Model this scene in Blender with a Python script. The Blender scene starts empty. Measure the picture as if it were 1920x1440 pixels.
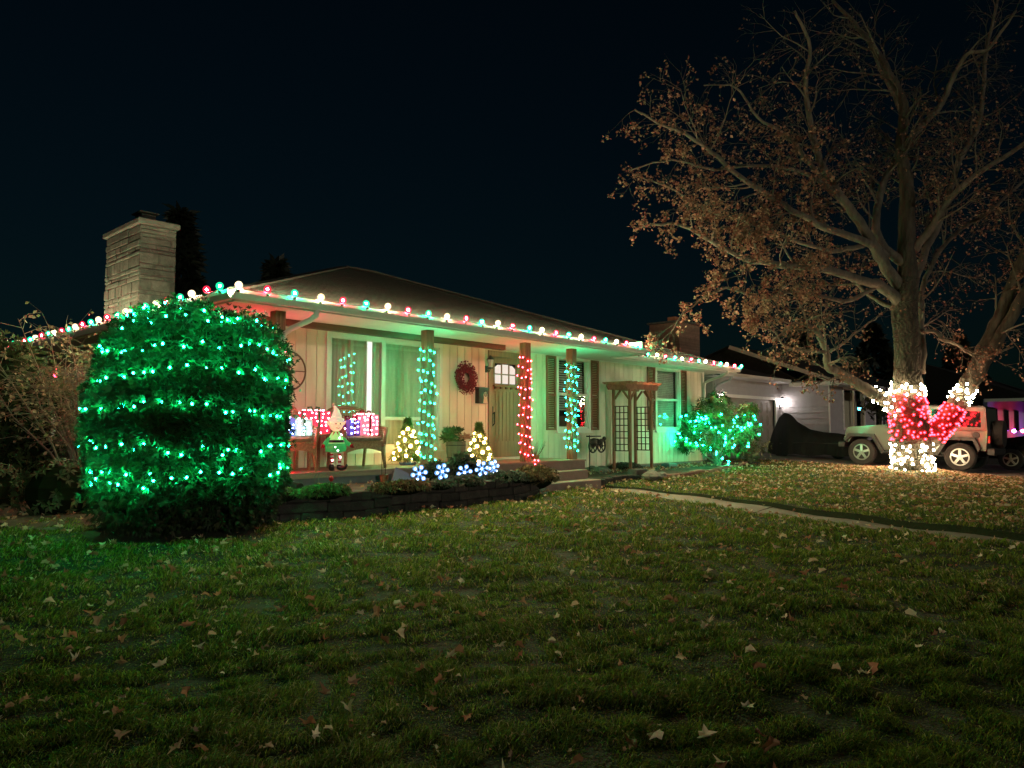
import bpy, math, random
import numpy as np
from mathutils import Vector, Matrix, Quaternion
random.seed(7)
rng = np.random.default_rng(7)
sc = bpy.context.scene
col = sc.collection
PI = math.pi

# ------------------------------------------------------------------ camera
FPX = 1400.0                                    # focal length in pixels of the 1920 wide photograph
YAW, PITCH, CAM = math.radians(42.7), math.atan(85 / 1400), Vector((0, 0, 1.3))
F0 = Vector((math.cos(YAW), math.sin(YAW), 0)); RT = Vector((math.sin(YAW), -math.cos(YAW), 0)); UZ = Vector((0, 0, 1))
FW = F0 * math.cos(PITCH) + UZ * math.sin(PITCH); UP = -F0 * math.sin(PITCH) + UZ * math.cos(PITCH)
cd = bpy.data.cameras.new('camera'); cam = bpy.data.objects.new('camera', cd); col.objects.link(cam)
cd.sensor_width = 36; cd.lens = FPX / 1920 * 36; cd.clip_end = 500; cd.clip_start = 0.05
mr = Matrix((RT, UP, -FW)).transposed().to_4x4(); mr.translation = CAM
cam.matrix_world = mr
sc.camera = cam

def ray(x, y):
    return FW + RT * ((x - 960) / FPX) + UP * ((720 - y) / FPX)
def on(x, y, ax, v):                            # pixel -> point on the plane axis=v
    d = ray(x, y); return CAM + d * ((v - CAM[ax]) / d[ax])
def atx(x, y, Y):
    return on(x, y, 1, Y)
def dep(x, y, t):                               # pixel -> point at depth t
    return CAM + ray(x, y) * t
def proj(p):
    q = Vector(p) - CAM; w = q.dot(FW)
    if w <= 0.1: return (-9999, -9999)
    return (960 + FPX * q.dot(RT) / w, 720 - FPX * q.dot(UP) / w)

# ------------------------------------------------------------------ world, distant light, exposure
SUN_EL, SUN_AZ = math.radians(9), math.atan2(-0.95, -0.30)
world = bpy.data.worlds.new('World'); sc.world = world; world.use_nodes = True
wn = world.node_tree.nodes; wl = world.node_tree.links; wn.clear()
sky = wn.new('ShaderNodeTexSky'); sky.sky_type = 'NISHITA'; sky.sun_disc = False
sky.sun_elevation = SUN_EL; sky.sun_rotation = PI / 2 - SUN_AZ
tint = wn.new('ShaderNodeMixRGB'); tint.blend_type = 'MULTIPLY'; tint.inputs[0].default_value = 1; tint.inputs[2].default_value = (0.26, 0.80, 1.0, 1)
bg = wn.new('ShaderNodeBackground'); bg.inputs[1].default_value = 0.0012
wo = wn.new('ShaderNodeOutputWorld')
wl.new(sky.outputs[0], tint.inputs[1]); wl.new(tint.outputs[0], bg.inputs[0]); wl.new(bg.outputs[0], wo.inputs[0])
sd = bpy.data.lights.new('street_glow', 'SUN'); sd.energy = 0.40; sd.angle = math.radians(3); sd.color = (1.0, 0.9, 0.74)
so = bpy.data.objects.new('street_glow', sd); col.objects.link(so)
tol = Vector((math.cos(SUN_EL) * math.cos(SUN_AZ), math.cos(SUN_EL) * math.sin(SUN_AZ), math.sin(SUN_EL)))
so.rotation_euler = tol.to_track_quat('Z', 'Y').to_euler(); so.location = (-10, -20, 20)
vs = sc.view_settings
vs.view_transform = 'Standard'; vs.look = 'None'; vs.exposure = 0.35; vs.gamma = 1; vs.use_curve_mapping = False
sc.render.engine = 'CYCLES'
cy = sc.cycles
cy.use_denoising = True; cy.max_bounces = 5; cy.diffuse_bounces = 3; cy.glossy_bounces = 3; cy.transparent_max_bounces = 8
cy.sample_clamp_indirect = 2.0; cy.sample_clamp_direct = 0; cy.caustics_reflective = False; cy.caustics_refractive = False
cy.use_light_tree = True

# ------------------------------------------------------------------ helpers
WLOC = {}
def prop(o, label=None, cat=None, group=None, kind=None):
    for k, v in (('label', label), ('category', cat), ('group', group), ('kind', kind)):
        if v: o[k] = v
    return o
def thing(name, loc, label, cat, group=None, rz=0, kind=None):
    o = bpy.data.objects.new(name, None); col.objects.link(o)
    o.location = loc; o.rotation_euler = (0, 0, rz); o.empty_display_size = .2
    WLOC[o.name] = Vector(loc)
    return prop(o, label, cat, group, kind)
def inst(name, mesh, parent, loc, rot=None, scale=None):        # a part that shares mesh data; loc is in world space
    o = bpy.data.objects.new(name, mesh); col.objects.link(o)
    off = WLOC.get(parent.name, Vector((0, 0, 0))) if parent else Vector((0, 0, 0))
    o.parent = parent; o.location = Vector(loc) - off
    if rot is not None: o.rotation_euler = rot
    if scale is not None: o.scale = scale if hasattr(scale, '__len__') else (scale,) * 3
    if parent: WLOC[o.name] = Vector(loc)
    return o
def copy_tree(o, loc, rz, label, parent=None):
    c = o.copy(); col.objects.link(c); c.parent = parent
    if parent is None:
        c.location = loc; c.rotation_euler = (0, 0, rz); c['label'] = label; WLOC[c.name] = Vector(loc)
    for ch in list(o.children): copy_tree(ch, None, 0, None, c)
    return c

class MB:
    def __init__(s): s.v = []; s.f = []; s.mi = []; s.cur = 0
    def add(s, vs, fs):
        b = len(s.v); s.v += [tuple(p) for p in vs]
        for f in fs: s.f.append(tuple(b + i for i in f)); s.mi.append(s.cur)
        return s
    def box(s, a, b, rz=0, piv=None, bev=0):
        x0, y0, z0 = a; x1, y1, z1 = b
        if bev:
            e = min(bev, abs(x1 - x0) * .45, abs(y1 - y0) * .45, abs(z1 - z0) * .45)
            vs = []
            for z, i in ((z0, e), (z0 + e, 0), (z1 - e, 0), (z1, e)):
                vs += [(x0 + i, y0 + i, z), (x1 - i, y0 + i, z), (x1 - i, y1 - i, z), (x0 + i, y1 - i, z)]
            fs = [(3, 2, 1, 0), (12, 13, 14, 15)]
            for k in range(3):
                for j in range(4): fs.append((4 * k + j, 4 * k + (j + 1) % 4, 4 * k + 4 + (j + 1) % 4, 4 * k + 4 + j))
        else:
            vs = [(x0, y0, z0), (x1, y0, z0), (x1, y1, z0), (x0, y1, z0), (x0, y0, z1), (x1, y0, z1), (x1, y1, z1), (x0, y1, z1)]
            fs = [(3, 2, 1, 0), (4, 5, 6, 7), (0, 1, 5, 4), (1, 2, 6, 5), (2, 3, 7, 6), (3, 0, 4, 7)]
        if rz:
            p = piv or ((x0 + x1) / 2, (y0 + y1) / 2); c, n = math.cos(rz), math.sin(rz)
            vs = [(p[0] + (x - p[0]) * c - (y - p[1]) * n, p[1] + (x - p[0]) * n + (y - p[1]) * c, z) for x, y, z in vs]
        return s.add(vs, fs)
    def beam(s, p, q, w, h, up=(0, 0, 1)):                      # a rectangular bar from p to q
        p, q = Vector(p), Vector(q); d = (q - p).normalized(); u = Vector(up)
        sd_ = d.cross(u)
        if sd_.length < 1e-4: sd_ = d.cross(Vector((1, 0, 0)))
        sd_.normalize(); u = sd_.cross(d).normalized()
        vs = []
        for e in (p, q):
            for a, b in ((-1, -1), (1, -1), (1, 1), (-1, 1)): vs.append(e + sd_ * (a * w / 2) + u * (b * h / 2))
        return s.add(vs, [(0, 1, 2, 3), (7, 6, 5, 4), (0, 4, 5, 1), (1, 5, 6, 2), (2, 6, 7, 3), (3, 7, 4, 0)])
    def tube(s, pts, r, n=8, cap=True):
        pts = [Vector(p) for p in pts]; m = len(pts)
        rr = r if hasattr(r, '__len__') else [r] * m
        u = None; b = len(s.v)
        for i, p in enumerate(pts):
            d = (pts[min(i + 1, m - 1)] - pts[max(i - 1, 0)])
            d = d.normalized() if d.length > 1e-9 else Vector((0, 0, 1))
            if u is None:
                u = d.cross(Vector((0, 0, 1)) if abs(d.z) < .9 else Vector((1, 0, 0))).normalized()
            else:
                u = (u - d * u.dot(d)); u = u.normalized() if u.length > 1e-6 else d.orthogonal().normalized()
            w = d.cross(u)
            for k in range(n):
                a = 2 * PI * k / n
                s.v.append(tuple(p + (u * math.cos(a) + w * math.sin(a)) * rr[i]))
        for i in range(m - 1):
            for k in range(n):
                s.f.append((b + i * n + k, b + i * n + (k + 1) % n, b + (i + 1) * n + (k + 1) % n, b + (i + 1) * n + k)); s.mi.append(s.cur)
        if cap:
            s.f.append(tuple(b + k for k in reversed(range(n)))); s.mi.append(s.cur)
            s.f.append(tuple(b + (m - 1) * n + k for k in range(n))); s.mi.append(s.cur)
        return s
    def lathe(s, prof, c=(0, 0, 0), n=12, ax='z', sx=1, sy=1):     # prof: (radius, height)
        b = len(s.v)
        for r, z in prof:
            for k in range(n):
                a = 2 * PI * k / n; p = (r * math.cos(a) * sx, r * math.sin(a) * sy, z)
                if ax == 'y': p = (p[0], p[2], p[1])
                if ax == 'x': p = (p[2], p[0], p[1])
                s.v.append((c[0] + p[0], c[1] + p[1], c[2] + p[2]))
        for i in range(len(prof) - 1):
            for k in range(n):
                s.f.append((b + i * n + k, b + i * n + (k + 1) % n, b + (i + 1) * n + (k + 1) % n, b + (i + 1) * n + k)); s.mi.append(s.cur)
        s.f.append(tuple(b + k for k in reversed(range(n)))); s.mi.append(s.cur)
        s.f.append(tuple(b + (len(prof) - 1) * n + k for k in range(n))); s.mi.append(s.cur)
        return s
    def ball(s, c, r, n=8, m=5, sc3=(1, 1, 1)):
        b = len(s.v); s.v.append((c[0], c[1], c[2] - r * sc3[2]))
        for i in range(1, m):
            a = -PI / 2 + PI * i / m
            for k in range(n):
                t = 2 * PI * k / n
                s.v.append((c[0] + r * sc3[0] * math.cos(a) * math.cos(t), c[1] + r * sc3[1] * math.cos(a) * math.sin(t), c[2] + r * sc3[2] * math.sin(a)))
        s.v.append((c[0], c[1], c[2] + r * sc3[2])); e = len(s.v) - 1
        for k in range(n):
            s.f.append((b, b + 1 + (k + 1) % n, b + 1 + k)); s.mi.append(s.cur)
            s.f.append((e, e - n + k, e - n + (k + 1) % n)); s.mi.append(s.cur)
        for i in range(m - 2):
            for k in range(n):
                p = b + 1 + i * n
                s.f.append((p + k, p + (k + 1) % n, p + n + (k + 1) % n, p + n + k)); s.mi.append(s.cur)
        return s
    def prism(s, poly, a, b, ax='y'):                           # a polygon (2D) extruded between a and b along an axis
        def P(u, v, w): return (u, w, v) if ax == 'y' else ((w, u, v) if ax == 'x' else (u, v, w))
        n = len(poly); vs = [P(u, v, a) for u, v in poly] + [P(u, v, b) for u, v in poly]
        return s.add(vs, [tuple(range(n)), tuple(range(2 * n - 1, n - 1, -1))] + [(i, i + n, (i + 1) % n + n, (i + 1) % n) for i in range(n)])
    def torus(s, c, R, r, ax='y', n=20, m=6, sx=1, sz=1):
        b = len(s.v)
        for i in range(n):
            a = 2 * PI * i / n
            for k in range(m):
                t = 2 * PI * k / m; q = R + r * math.cos(t); h = r * math.sin(t)
                x, y = q * math.cos(a) * sx, q * math.sin(a) * sz
                p = (x, h, y) if ax == 'y' else ((h, x, y) if ax == 'x' else (x, y, h))
                s.v.append((c[0] + p[0], c[1] + p[1], c[2] + p[2]))
        for i in range(n):
            for k in range(m):
                s.f.append((b + i * m + k, b + ((i + 1) % n) * m + k, b + ((i + 1) % n) * m + (k + 1) % m, b + i * m + (k + 1) % m)); s.mi.append(s.cur)
        return s
    def mesh(s, name, mats, off=(0, 0, 0), smooth=False):
        me = bpy.data.meshes.new(name)
        o = Vector(off)
        me.from_pydata([(x - o[0], y - o[1], z - o[2]) for x, y, z in s.v], [], s.f)
        for m in (mats if isinstance(mats, (list, tuple)) else [mats]): me.materials.append(m)
        if max(s.mi, default=0) > 0: me.polygons.foreach_set('material_index', s.mi)
        if smooth: me.polygons.foreach_set('use_smooth', [True] * len(s.f))
        me.update(); return me
    def build(s, name, mats, parent=None, smooth=False, local=False, kind=None):
        off = (0, 0, 0) if (local or parent is None) else WLOC.get(parent.name, Vector((0, 0, 0)))
        o = bpy.data.objects.new(name, s.mesh(name, mats, off, smooth)); col.objects.link(o)
        if parent is not None:
            o.parent = parent; WLOC[o.name] = WLOC.get(parent.name, Vector((0, 0, 0)))
        if kind: o['kind'] = kind
        return o

def npmesh(name, V, Fq, mats, parent=None, kind=None, colors=None, smooth=False, off=(0, 0, 0)):
    """V (n,3); Fq list of (m,k) index arrays; colors (n,3) stored as a point attribute 'tone'"""
    me = bpy.data.meshes.new(name); V = np.asarray(V, dtype=np.float32) - np.asarray(off, dtype=np.float32)
    me.vertices.add(len(V)); me.vertices.foreach_set('co', V.ravel())
    li = np.concatenate([f.ravel() for f in Fq]).astype(np.int32)
    tot = np.concatenate([np.full(len(f), f.shape[1], dtype=np.int32) for f in Fq])
    st = np.concatenate([[0], np.cumsum(tot)[:-1]]).astype(np.int32)
    me.loops.add(len(li)); me.loops.foreach_set('vertex_index', li)
    me.polygons.add(len(tot)); me.polygons.foreach_set('loop_start', st)
    me.polygons.foreach_set('use_smooth', np.full(len(tot), smooth))
    for m in (mats if isinstance(mats, (list, tuple)) else [mats]): me.materials.append(m)
    if colors is not None:
        at = me.attributes.new('tone', 'FLOAT_COLOR', 'POINT')
        c4 = np.ones((len(V), 4), dtype=np.float32); c4[:, :3] = colors; at.data.foreach_set('color', c4.ravel())
    me.update(calc_edges=True)
    o = bpy.data.objects.new(name, me); col.objects.link(o)
    if parent is not None: o.parent = parent; WLOC[o.name] = WLOC.get(parent.name, Vector((0, 0, 0)))
    if kind: o['kind'] = kind
    return o

def mat(name, c, c2=None, scale=6, rough=.7, bump=0, bscale=None, metal=0, spec=.4, stretch=(1, 1, 1), vary=0, attr=False, emit=None, es=0, detail=4, coat=0):
    m = bpy.data.materials.new(name); m.use_nodes = True; nt = m.node_tree; n = nt.nodes; l = nt.links
    b = n['Principled BSDF']; b.inputs['Roughness'].default_value = rough; b.inputs['Metallic'].default_value = metal
    b.inputs['Specular IOR Level'].default_value = spec
    if coat: b.inputs['Coat Weight'].default_value = coat; b.inputs['Coat Roughness'].default_value = .08
    tc = n.new('ShaderNodeTexCoord'); mp = n.new('ShaderNodeMapping'); l.new(tc.outputs['Object'], mp.inputs[0]); mp.inputs['Scale'].default_value = stretch
    no = n.new('ShaderNodeTexNoise'); no.inputs['Scale'].default_value = scale; no.inputs['Detail'].default_value = detail; no.inputs['Roughness'].default_value = .62
    l.new(mp.outputs[0], no.inputs['Vector'])
    if attr:
        a = n.new('ShaderNodeAttribute'); a.attribute_name = 'tone'; out = a.outputs['Color']
    else:
        rp = n.new('ShaderNodeValToRGB'); c2 = c2 or tuple(x * .72 for x in c)
        rp.color_ramp.elements[0].position = .32; rp.color_ramp.elements[1].position = .68
        rp.color_ramp.elements[0].color = (*c2, 1); rp.color_ramp.elements[1].color = (*c, 1)
        l.new(no.outputs[0], rp.inputs[0]); out = rp.outputs[0]
    if vary:
        oi = n.new('ShaderNodeObjectInfo'); mr_ = n.new('ShaderNodeMapRange'); mr_.inputs[3].default_value = 1 - vary; mr_.inputs[4].default_value = 1 + vary
        l.new(oi.outputs['Random'], mr_.inputs[0])
        hs = n.new('ShaderNodeHueSaturation'); l.new(mr_.outputs[0], hs.inputs['Value']); l.new(out, hs.inputs['Color']); out = hs.outputs[0]
    l.new(out, b.inputs['Base Color'])
    if bump:
        nb = n.new('ShaderNodeTexNoise'); nb.inputs['Scale'].default_value = bscale or scale * 4; nb.inputs['Detail'].default_value = 5
        l.new(mp.outputs[0], nb.inputs['Vector'])
        bp = n.new('ShaderNodeBump'); bp.inputs['Strength'].default_value = bump; bp.inputs['Distance'].default_value = .02
        l.new(nb.outputs[0], bp.inputs['Height']); l.new(bp.outputs[0], b.inputs['Normal'])
    if emit:
        b.inputs['Emission Color'].default_value = (*emit, 1); b.inputs['Emission Strength'].default_value = es
    return m
def blade(name, trans=.4):                                      # thin leaf: diffuse on the lit side, glowing through when lit from behind
    m = bpy.data.materials.new(name); m.use_nodes = True; n = m.node_tree.nodes; l = m.node_tree.links; n.clear()
    a = n.new('ShaderNodeAttribute'); a.attribute_name = 'tone'
    d = n.new('ShaderNodeBsdfDiffuse'); t = n.new('ShaderNodeBsdfTranslucent'); mx = n.new('ShaderNodeMixShader'); mx.inputs[0].default_value = trans
    gl_ = n.new('ShaderNodeBsdfGlossy'); gl_.inputs['Roughness'].default_value = .55; m2 = n.new('ShaderNodeMixShader'); m2.inputs[0].default_value = .015
    o = n.new('ShaderNodeOutputMaterial'); l.new(a.outputs['Color'], d.inputs[0]); l.new(a.outputs['Color'], t.inputs[0])
    l.new(d.outputs[0], mx.inputs[1]); l.new(t.outputs[0], mx.inputs[2]); l.new(mx.outputs[0], m2.inputs[1]); l.new(gl_.outputs[0], m2.inputs[2]); l.new(m2.outputs[0], o.inputs[0]); return m
def glow(name, c, s):
    m = bpy.data.materials.new(name); m.use_nodes = True; n = m.node_tree.nodes; n.clear()
    e = n.new('ShaderNodeEmission'); e.inputs[0].default_value = (*c, 1); e.inputs[1].default_value = s
    o = n.new('ShaderNodeOutputMaterial'); m.node_tree.links.new(e.outputs[0], o.inputs[0]); return m
def glass(name, tintc=(.96, .98, .97), refl=.07):
    m = bpy.data.materials.new(name); m.use_nodes = True; n = m.node_tree.nodes; l = m.node_tree.links; n.clear()
    t = n.new('ShaderNodeBsdfTransparent'); t.inputs[0].default_value = (*tintc, 1)
    g = n.new('ShaderNodeBsdfGlossy'); g.inputs['Roughness'].default_value = .02; g.inputs[0].default_value = (1, 1, 1, 1)
    mx = n.new('ShaderNodeMixShader'); o = n.new('ShaderNodeOutputMaterial')
    mx.inputs[0].default_value = refl; l.new(t.outputs[0], mx.inputs[1]); l.new(g.outputs[0], mx.inputs[2]); l.new(mx.outputs[0], o.inputs[0])
    return m

X = dict(
    siding=mat('siding paint', (.74, .67, .55), (.60, .53, .43), 3, .62, .12, 30, vary=.05, stretch=(1, 1, .25)),
    wallcore=mat('wall sheathing', (.30, .25, .19), rough=.8),
    white=mat('white trim paint', (.74, .73, .68), (.66, .65, .60), 4, .5, .05),
    soffit=mat('soffit paint', (.66, .65, .60), (.58, .57, .53), 3, .6, .06),
    gutter=mat('gutter enamel', (.62, .61, .57), (.52, .51, .48), 2, .38, .03, spec=.5),
    post=mat('cedar post', (.36, .185, .115), (.21, .10, .065), 5, .7, .3, 30, stretch=(3, 3, .25), vary=.08),
    beam=mat('brown beam', (.16, .095, .06), (.11, .065, .045), 5, .7, .2, stretch=(.3, 3, 3)),
    shingle=mat('asphalt shingle', (.014, .012, .0105), (.006, .0055, .005), 5, .9, .7, 60, vary=0, stretch=(1.5, 1.5, 1.5)),
    stone=mat('chimney stone', (.080, .078, .071), (.034, .034, .031), 6, .85, .7, 24, vary=.28),
    mortar=mat('mortar', (.06, .058, .052), rough=.9),
    cap=mat('concrete cap', (.085, .085, .078), (.05, .05, .046), 5, .85, .4),
    door=mat('stained door', (.25, .175, .105), (.17, .12, .075), 6, .5, .2, 20, stretch=(4, 4, .3)),
    shutter=mat('shutter stain', (.27, .12, .065), (.19, .085, .05), 8, .6, .2, stretch=(3, 3, .5), vary=.1),
    deck=mat('deck boards', (.33, .24, .18), (.24, .17, .13), 5, .7, .25, stretch=(.4, 3, 1), vary=.1),
    conc=mat('porch concrete', (.18, .185, .20), (.12, .125, .135), 5, .85, .35, 40),
    step=mat('painted step', (.25, .19, .16), (.19, .145, .12), 5, .75, .25, 40),
    walk=mat('walkway concrete', (.20, .18, .15), (.125, .113, .094), 3, .9, .5, 60),
    drive=mat('driveway concrete', (.13, .115, .105), (.085, .08, .075), 2, .9, .5, 60),
    block=mat('retaining block', (.050, .046, .040), (.020, .019, .017), 7, .95, .9, 30, vary=.25),
    edger=mat('edging brick', (.25, .15, .11), (.15, .095, .075), 8, .95, .8, 30, vary=.25),
    soil=mat('bed soil', (.10, .075, .055), (.045, .035, .028), 9, 1, 1, 50),
    lawn=mat('turf soil', (.022, .036, .012), (.010, .016, .006), 2.5, 1, 1, 50),
    grass=blade('grass blade', .5),
    dry=blade('dry leaf', .25),
    leaf=mat('fallen leaf', (.36, .25, .16), (.22, .14, .085), 30, .65, .2, vary=.45, spec=.3),
    bark=mat('bark', (.085, .070, .052), (.028, .023, .017), 9, .95, 1, 26, stretch=(1, 1, .22)),
    litlimbbark=mat('lit limb bark', (.15, .13, .10), (.07, .06, .046), 8, .95, .8, 26, stretch=(1, 1, .4)),  # paler than trunk bark: light from the eave bulbs put into the colour
    twig=mat('twig', (.20, .165, .115), (.12, .095, .07), 9, .9, .4),
    ever=mat('evergreen scale', (1, 1, 1), rough=.6, attr=True, spec=.3),
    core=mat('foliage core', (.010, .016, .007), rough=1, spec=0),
    wire=mat('dark green wire', (.012, .03, .016), rough=.6),
    redwire=mat('red light wire', (.16, .012, .012), rough=.55),
    whitewire=mat('pale light wire', (.20, .20, .17), rough=.6),
    wicker=mat('wicker', (.42, .26, .15), (.25, .145, .08), 45, .65, .8, 70, vary=.06),
    cushion=mat('seat cushion', (.36, .29, .19), (.19, .135, .085), 18, .85, .3),
    black=mat('black metal', (.018, .018, .018), rough=.42, spec=.5),
    blackplastic=mat('black plastic', (.022, .022, .022), rough=.55),
    rubber=mat('tyre rubber', (.020, .019, .018), rough=.85, bump=.2),
    alloy=mat('alloy rim', (.30, .31, .30), rough=.32, metal=.7),
    tan=mat('tan car paint', (.085, .088, .076), (.078, .082, .070), 2, .3, coat=.6),
    carblack=mat('black car paint', (.008, .008, .009), rough=.2, coat=.8),
    darkglass=mat('tinted car glass', (.012, .014, .016), rough=.05, spec=.8),
    cover=mat('black cover cloth', (.010, .010, .011), (.006, .006, .006), 3, .75, .4, 14, spec=.25),
    redlens=mat('red lens', (.45, .015, .02), rough=.15, emit=(1, .02, .03), es=.02),
    brick=mat('neighbour brick', (.27, .175, .125), (.19, .12, .09), 6, .9, .5, 40, vary=.2),
    clap=mat('grey clapboard', (.40, .385, .39), (.34, .33, .335), 3, .65, .1, vary=.04),
    gdoor=mat('garage door', (.30, .26, .22), (.27, .235, .20), 3, .6, .1),
    curtain=mat('curtain cloth', (.66, .62, .50), (.58, .54, .43), 8, .9, .15, stretch=(1, 1, .2)),
    blind=mat('blind slat', (.70, .68, .62), rough=.55),
    glass=glass('window glass'),
    room=glow('lit room', (1.0, .93, .85), 1.1),
    roomdim=glow('dim lit room', (.55, .30, .20), .35),
    roomlow=glow('evening room', (.5, .42, .32), .05),
    doorlite=glow('lit door glass', (1.0, .86, .74), .72),
    iron=mat('wrought iron', (.020, .022, .02), rough=.5, metal=.4),
    arbor=mat('arbor cedar', (.34, .155, .09), (.20, .09, .055), 8, .7, .3, stretch=(2, 2, .6), vary=.08),
    lattice=mat('lattice slat', (.13, .065, .04), (.09, .045, .03), 8, .7, .2),
    needle=mat('tree needles', (1, 1, 1), rough=.6, attr=True),
    pot=mat('blue glazed pot', (.06, .085, .17), (.04, .06, .12), 5, .25, .05, spec=.6),
    barrel=mat('barrel planter', (.14, .12, .10), (.09, .08, .07), 5, .8, .4, stretch=(3, 3, .4)),
    berry=mat('dried berries', (.20, .022, .035), (.11, .010, .02), 40, .5),
    rock=mat('garden rock', (.22, .20, .18), (.13, .12, .11), 7, .9, .8, 20, vary=.2),
    slate=mat('blue slate slab', (.20, .22, .30), (.15, .16, .22), 5, .7, .3),
    skin=mat('elf face cloth', (.72, .50, .34), (.66, .45, .30), 8, .8, emit=(1, .62, .36), es=.55),
    elfgreen=mat('elf green cloth', (.05, .34, .09), (.04, .26, .07), 10, .8, .2, emit=(.1, 1, .25), es=.13),
    elflime=mat('elf lime trim', (.22, .50, .16), (.17, .42, .12), 10, .8, emit=(.4, 1, .3), es=.45),
    cream=mat('cream plush', (.70, .62, .48), (.58, .50, .38), 14, .95, .5)
    , hatcloth=mat('elf hat plush', (.70, .66, .52), (.55, .50, .38), 14, .95, .5, emit=(1, .85, .6), es=.4),
    red=mat('red cloth', (.42, .012, .02), (.30, .008, .014), 14, .7, .2),
    stripew=mat('white stripe', (.75, .72, .66), rough=.8),
    boot=mat('black boot', (.018, .012, .014), rough=.3),
    terracotta=mat('terracotta', (.33, .13, .07), (.25, .10, .055), 6, .8, .3),
    paper=mat('tan plate', (.60, .52, .40), rough=.5),
    drain=mat('corrugated drain pipe', (.016, .016, .016), rough=.5),
    gred=mat('red gift mesh', (.55, .03, .07), (.42, .02, .05), 30, .6, emit=(1, .06, .12), es=.5),
    gblue=mat('blue gift mesh', (.10, .16, .50), (.07, .11, .38), 30, .6, emit=(.2, .32, 1), es=.4),
    gpurple=mat('purple gift mesh', (.12, .07, .36), (.08, .05, .25), 30, .6, emit=(.3, .15, 1), es=.15),
    gwhite=mat('silver gift mesh', (.42, .50, .50), (.33, .40, .40), 30, .6, emit=(.6, .85, .8), es=.4),
    gpink=mat('pink gift mesh', (.62, .16, .22), (.52, .11, .17), 30, .6, emit=(1, .25, .35), es=.5),
    ribbon=mat('dark red ribbon', (.22, .01, .02), rough=.4),
    gribbon=mat('green ribbon', (.03, .14, .05), rough=.4),
    flake=glow('snowflake acrylic', (.17, .40, 1.0), 1.15),
    flakelit=glow('snowflake diode', (.55, .75, 1.0), 7),
    lampglow=glow('lit lantern glass', (1.0, .86, .82), 30),
    shadeglow=glow('lit lamp shade', (1.0, .62, .30), 1.4),
    clear=mat('milky glass', (.45, .5, .46), rough=.15, spec=.6),
    turq=mat('turquoise dish', (.05, .28, .27), rough=.3),
    icicle=mat('pale spiral ornament', (.75, .72, .62), rough=.25, spec=.7),
    pinkleaf=mat('pink dried leaf', (.55, .30, .23), (.42, .20, .16), 9, .7, vary=.3),
)
C9 = dict(r=((1.0, .03, .07), 38000), g=((.02, 1.0, .42), 36000), w=((1.0, .74, .42), 37000))
MINI = dict(g=glow('green mini light', (.004, 1.0, .36), 210), B=glow('bush green light', (.003, 1.0, .24), 480), r=glow('red mini light', (1.0, .02, .04), 130), d=glow('red downspout light', (1.0, .02, .045), 260), w=glow('white tree light', (1.0, .78, .45), 130),
            y=glow('frosted globe light', (1.0, .62, .22), 40), b=glow('blue gift light', (.35, .5, 1.0), 40), p=glow('pink gift light', (1.0, .40, .45), 45), c=glow('cool gift light', (.75, .95, .9), 30), rr=glow('rose gift light', (1.0, .22, .3), 45), t=glow('red tree light', (1.0, .012, .022), 32), o=glow('lone red light', (1.0, .04, .08), 14))
def halo_shell_mat(name, c, es=1.05):                                         # coloured translucent bulb glow glass made oversized and emissive, the filament's halo built in
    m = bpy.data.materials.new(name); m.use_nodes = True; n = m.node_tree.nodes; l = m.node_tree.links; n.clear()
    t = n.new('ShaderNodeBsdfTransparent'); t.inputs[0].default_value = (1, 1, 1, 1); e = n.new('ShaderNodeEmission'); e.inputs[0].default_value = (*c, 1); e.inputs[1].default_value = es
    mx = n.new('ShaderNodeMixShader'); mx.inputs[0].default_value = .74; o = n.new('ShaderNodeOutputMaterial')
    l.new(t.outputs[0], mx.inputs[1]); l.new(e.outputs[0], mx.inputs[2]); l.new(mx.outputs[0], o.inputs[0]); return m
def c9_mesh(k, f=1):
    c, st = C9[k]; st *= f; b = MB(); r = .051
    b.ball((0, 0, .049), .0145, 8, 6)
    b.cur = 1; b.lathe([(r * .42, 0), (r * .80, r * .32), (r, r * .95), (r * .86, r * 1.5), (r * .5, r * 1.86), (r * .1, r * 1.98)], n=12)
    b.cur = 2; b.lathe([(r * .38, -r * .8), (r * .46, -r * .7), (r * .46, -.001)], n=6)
    return b.mesh('cone bulb ' + k, [glow('filament ' + k, c, st), halo_shell_mat('bulb glow glass ' + k, c, 2.2 if k == 'w' else 1.05), X['wire']], smooth=True)
def cup_mesh(name, m, r, cup=1.0):  # bulb with an opaque back cup added to block light onto the surface behind
    b = MB(); b.ball((0, 0, 0), r, 8, 5)
    b.cur = 1; q = r * 1.12 * cup; n = 8; rows_ = [(q * math.cos(a), q * math.sin(a)) for a in (-.2, -.5, -.9, -1.35)]
    k0 = len(b.v)
    for rr, z in rows_:
        for k in range(n): b.v.append((rr * math.cos(2 * PI * k / n), rr * math.sin(2 * PI * k / n), z))
    for i in range(3):
        for k in range(n): b.f.append((k0 + i * n + k, k0 + i * n + (k + 1) % n, k0 + (i + 1) * n + (k + 1) % n, k0 + (i + 1) * n + k)); b.mi.append(1)
    b.f.append(tuple(k0 + 3 * n + k for k in range(n))); b.mi.append(1)
    return b.mesh(name, [m, X['wire']], smooth=True)
def ball_mesh(name, m, r):
    b = MB(); b.ball((0, 0, 0), r, 6, 4); return b.mesh(name, [m], smooth=True)
BM9 = {k: c9_mesh(k) for k in C9}; BM9L = {k: c9_mesh(k, .42) for k in C9}
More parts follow.
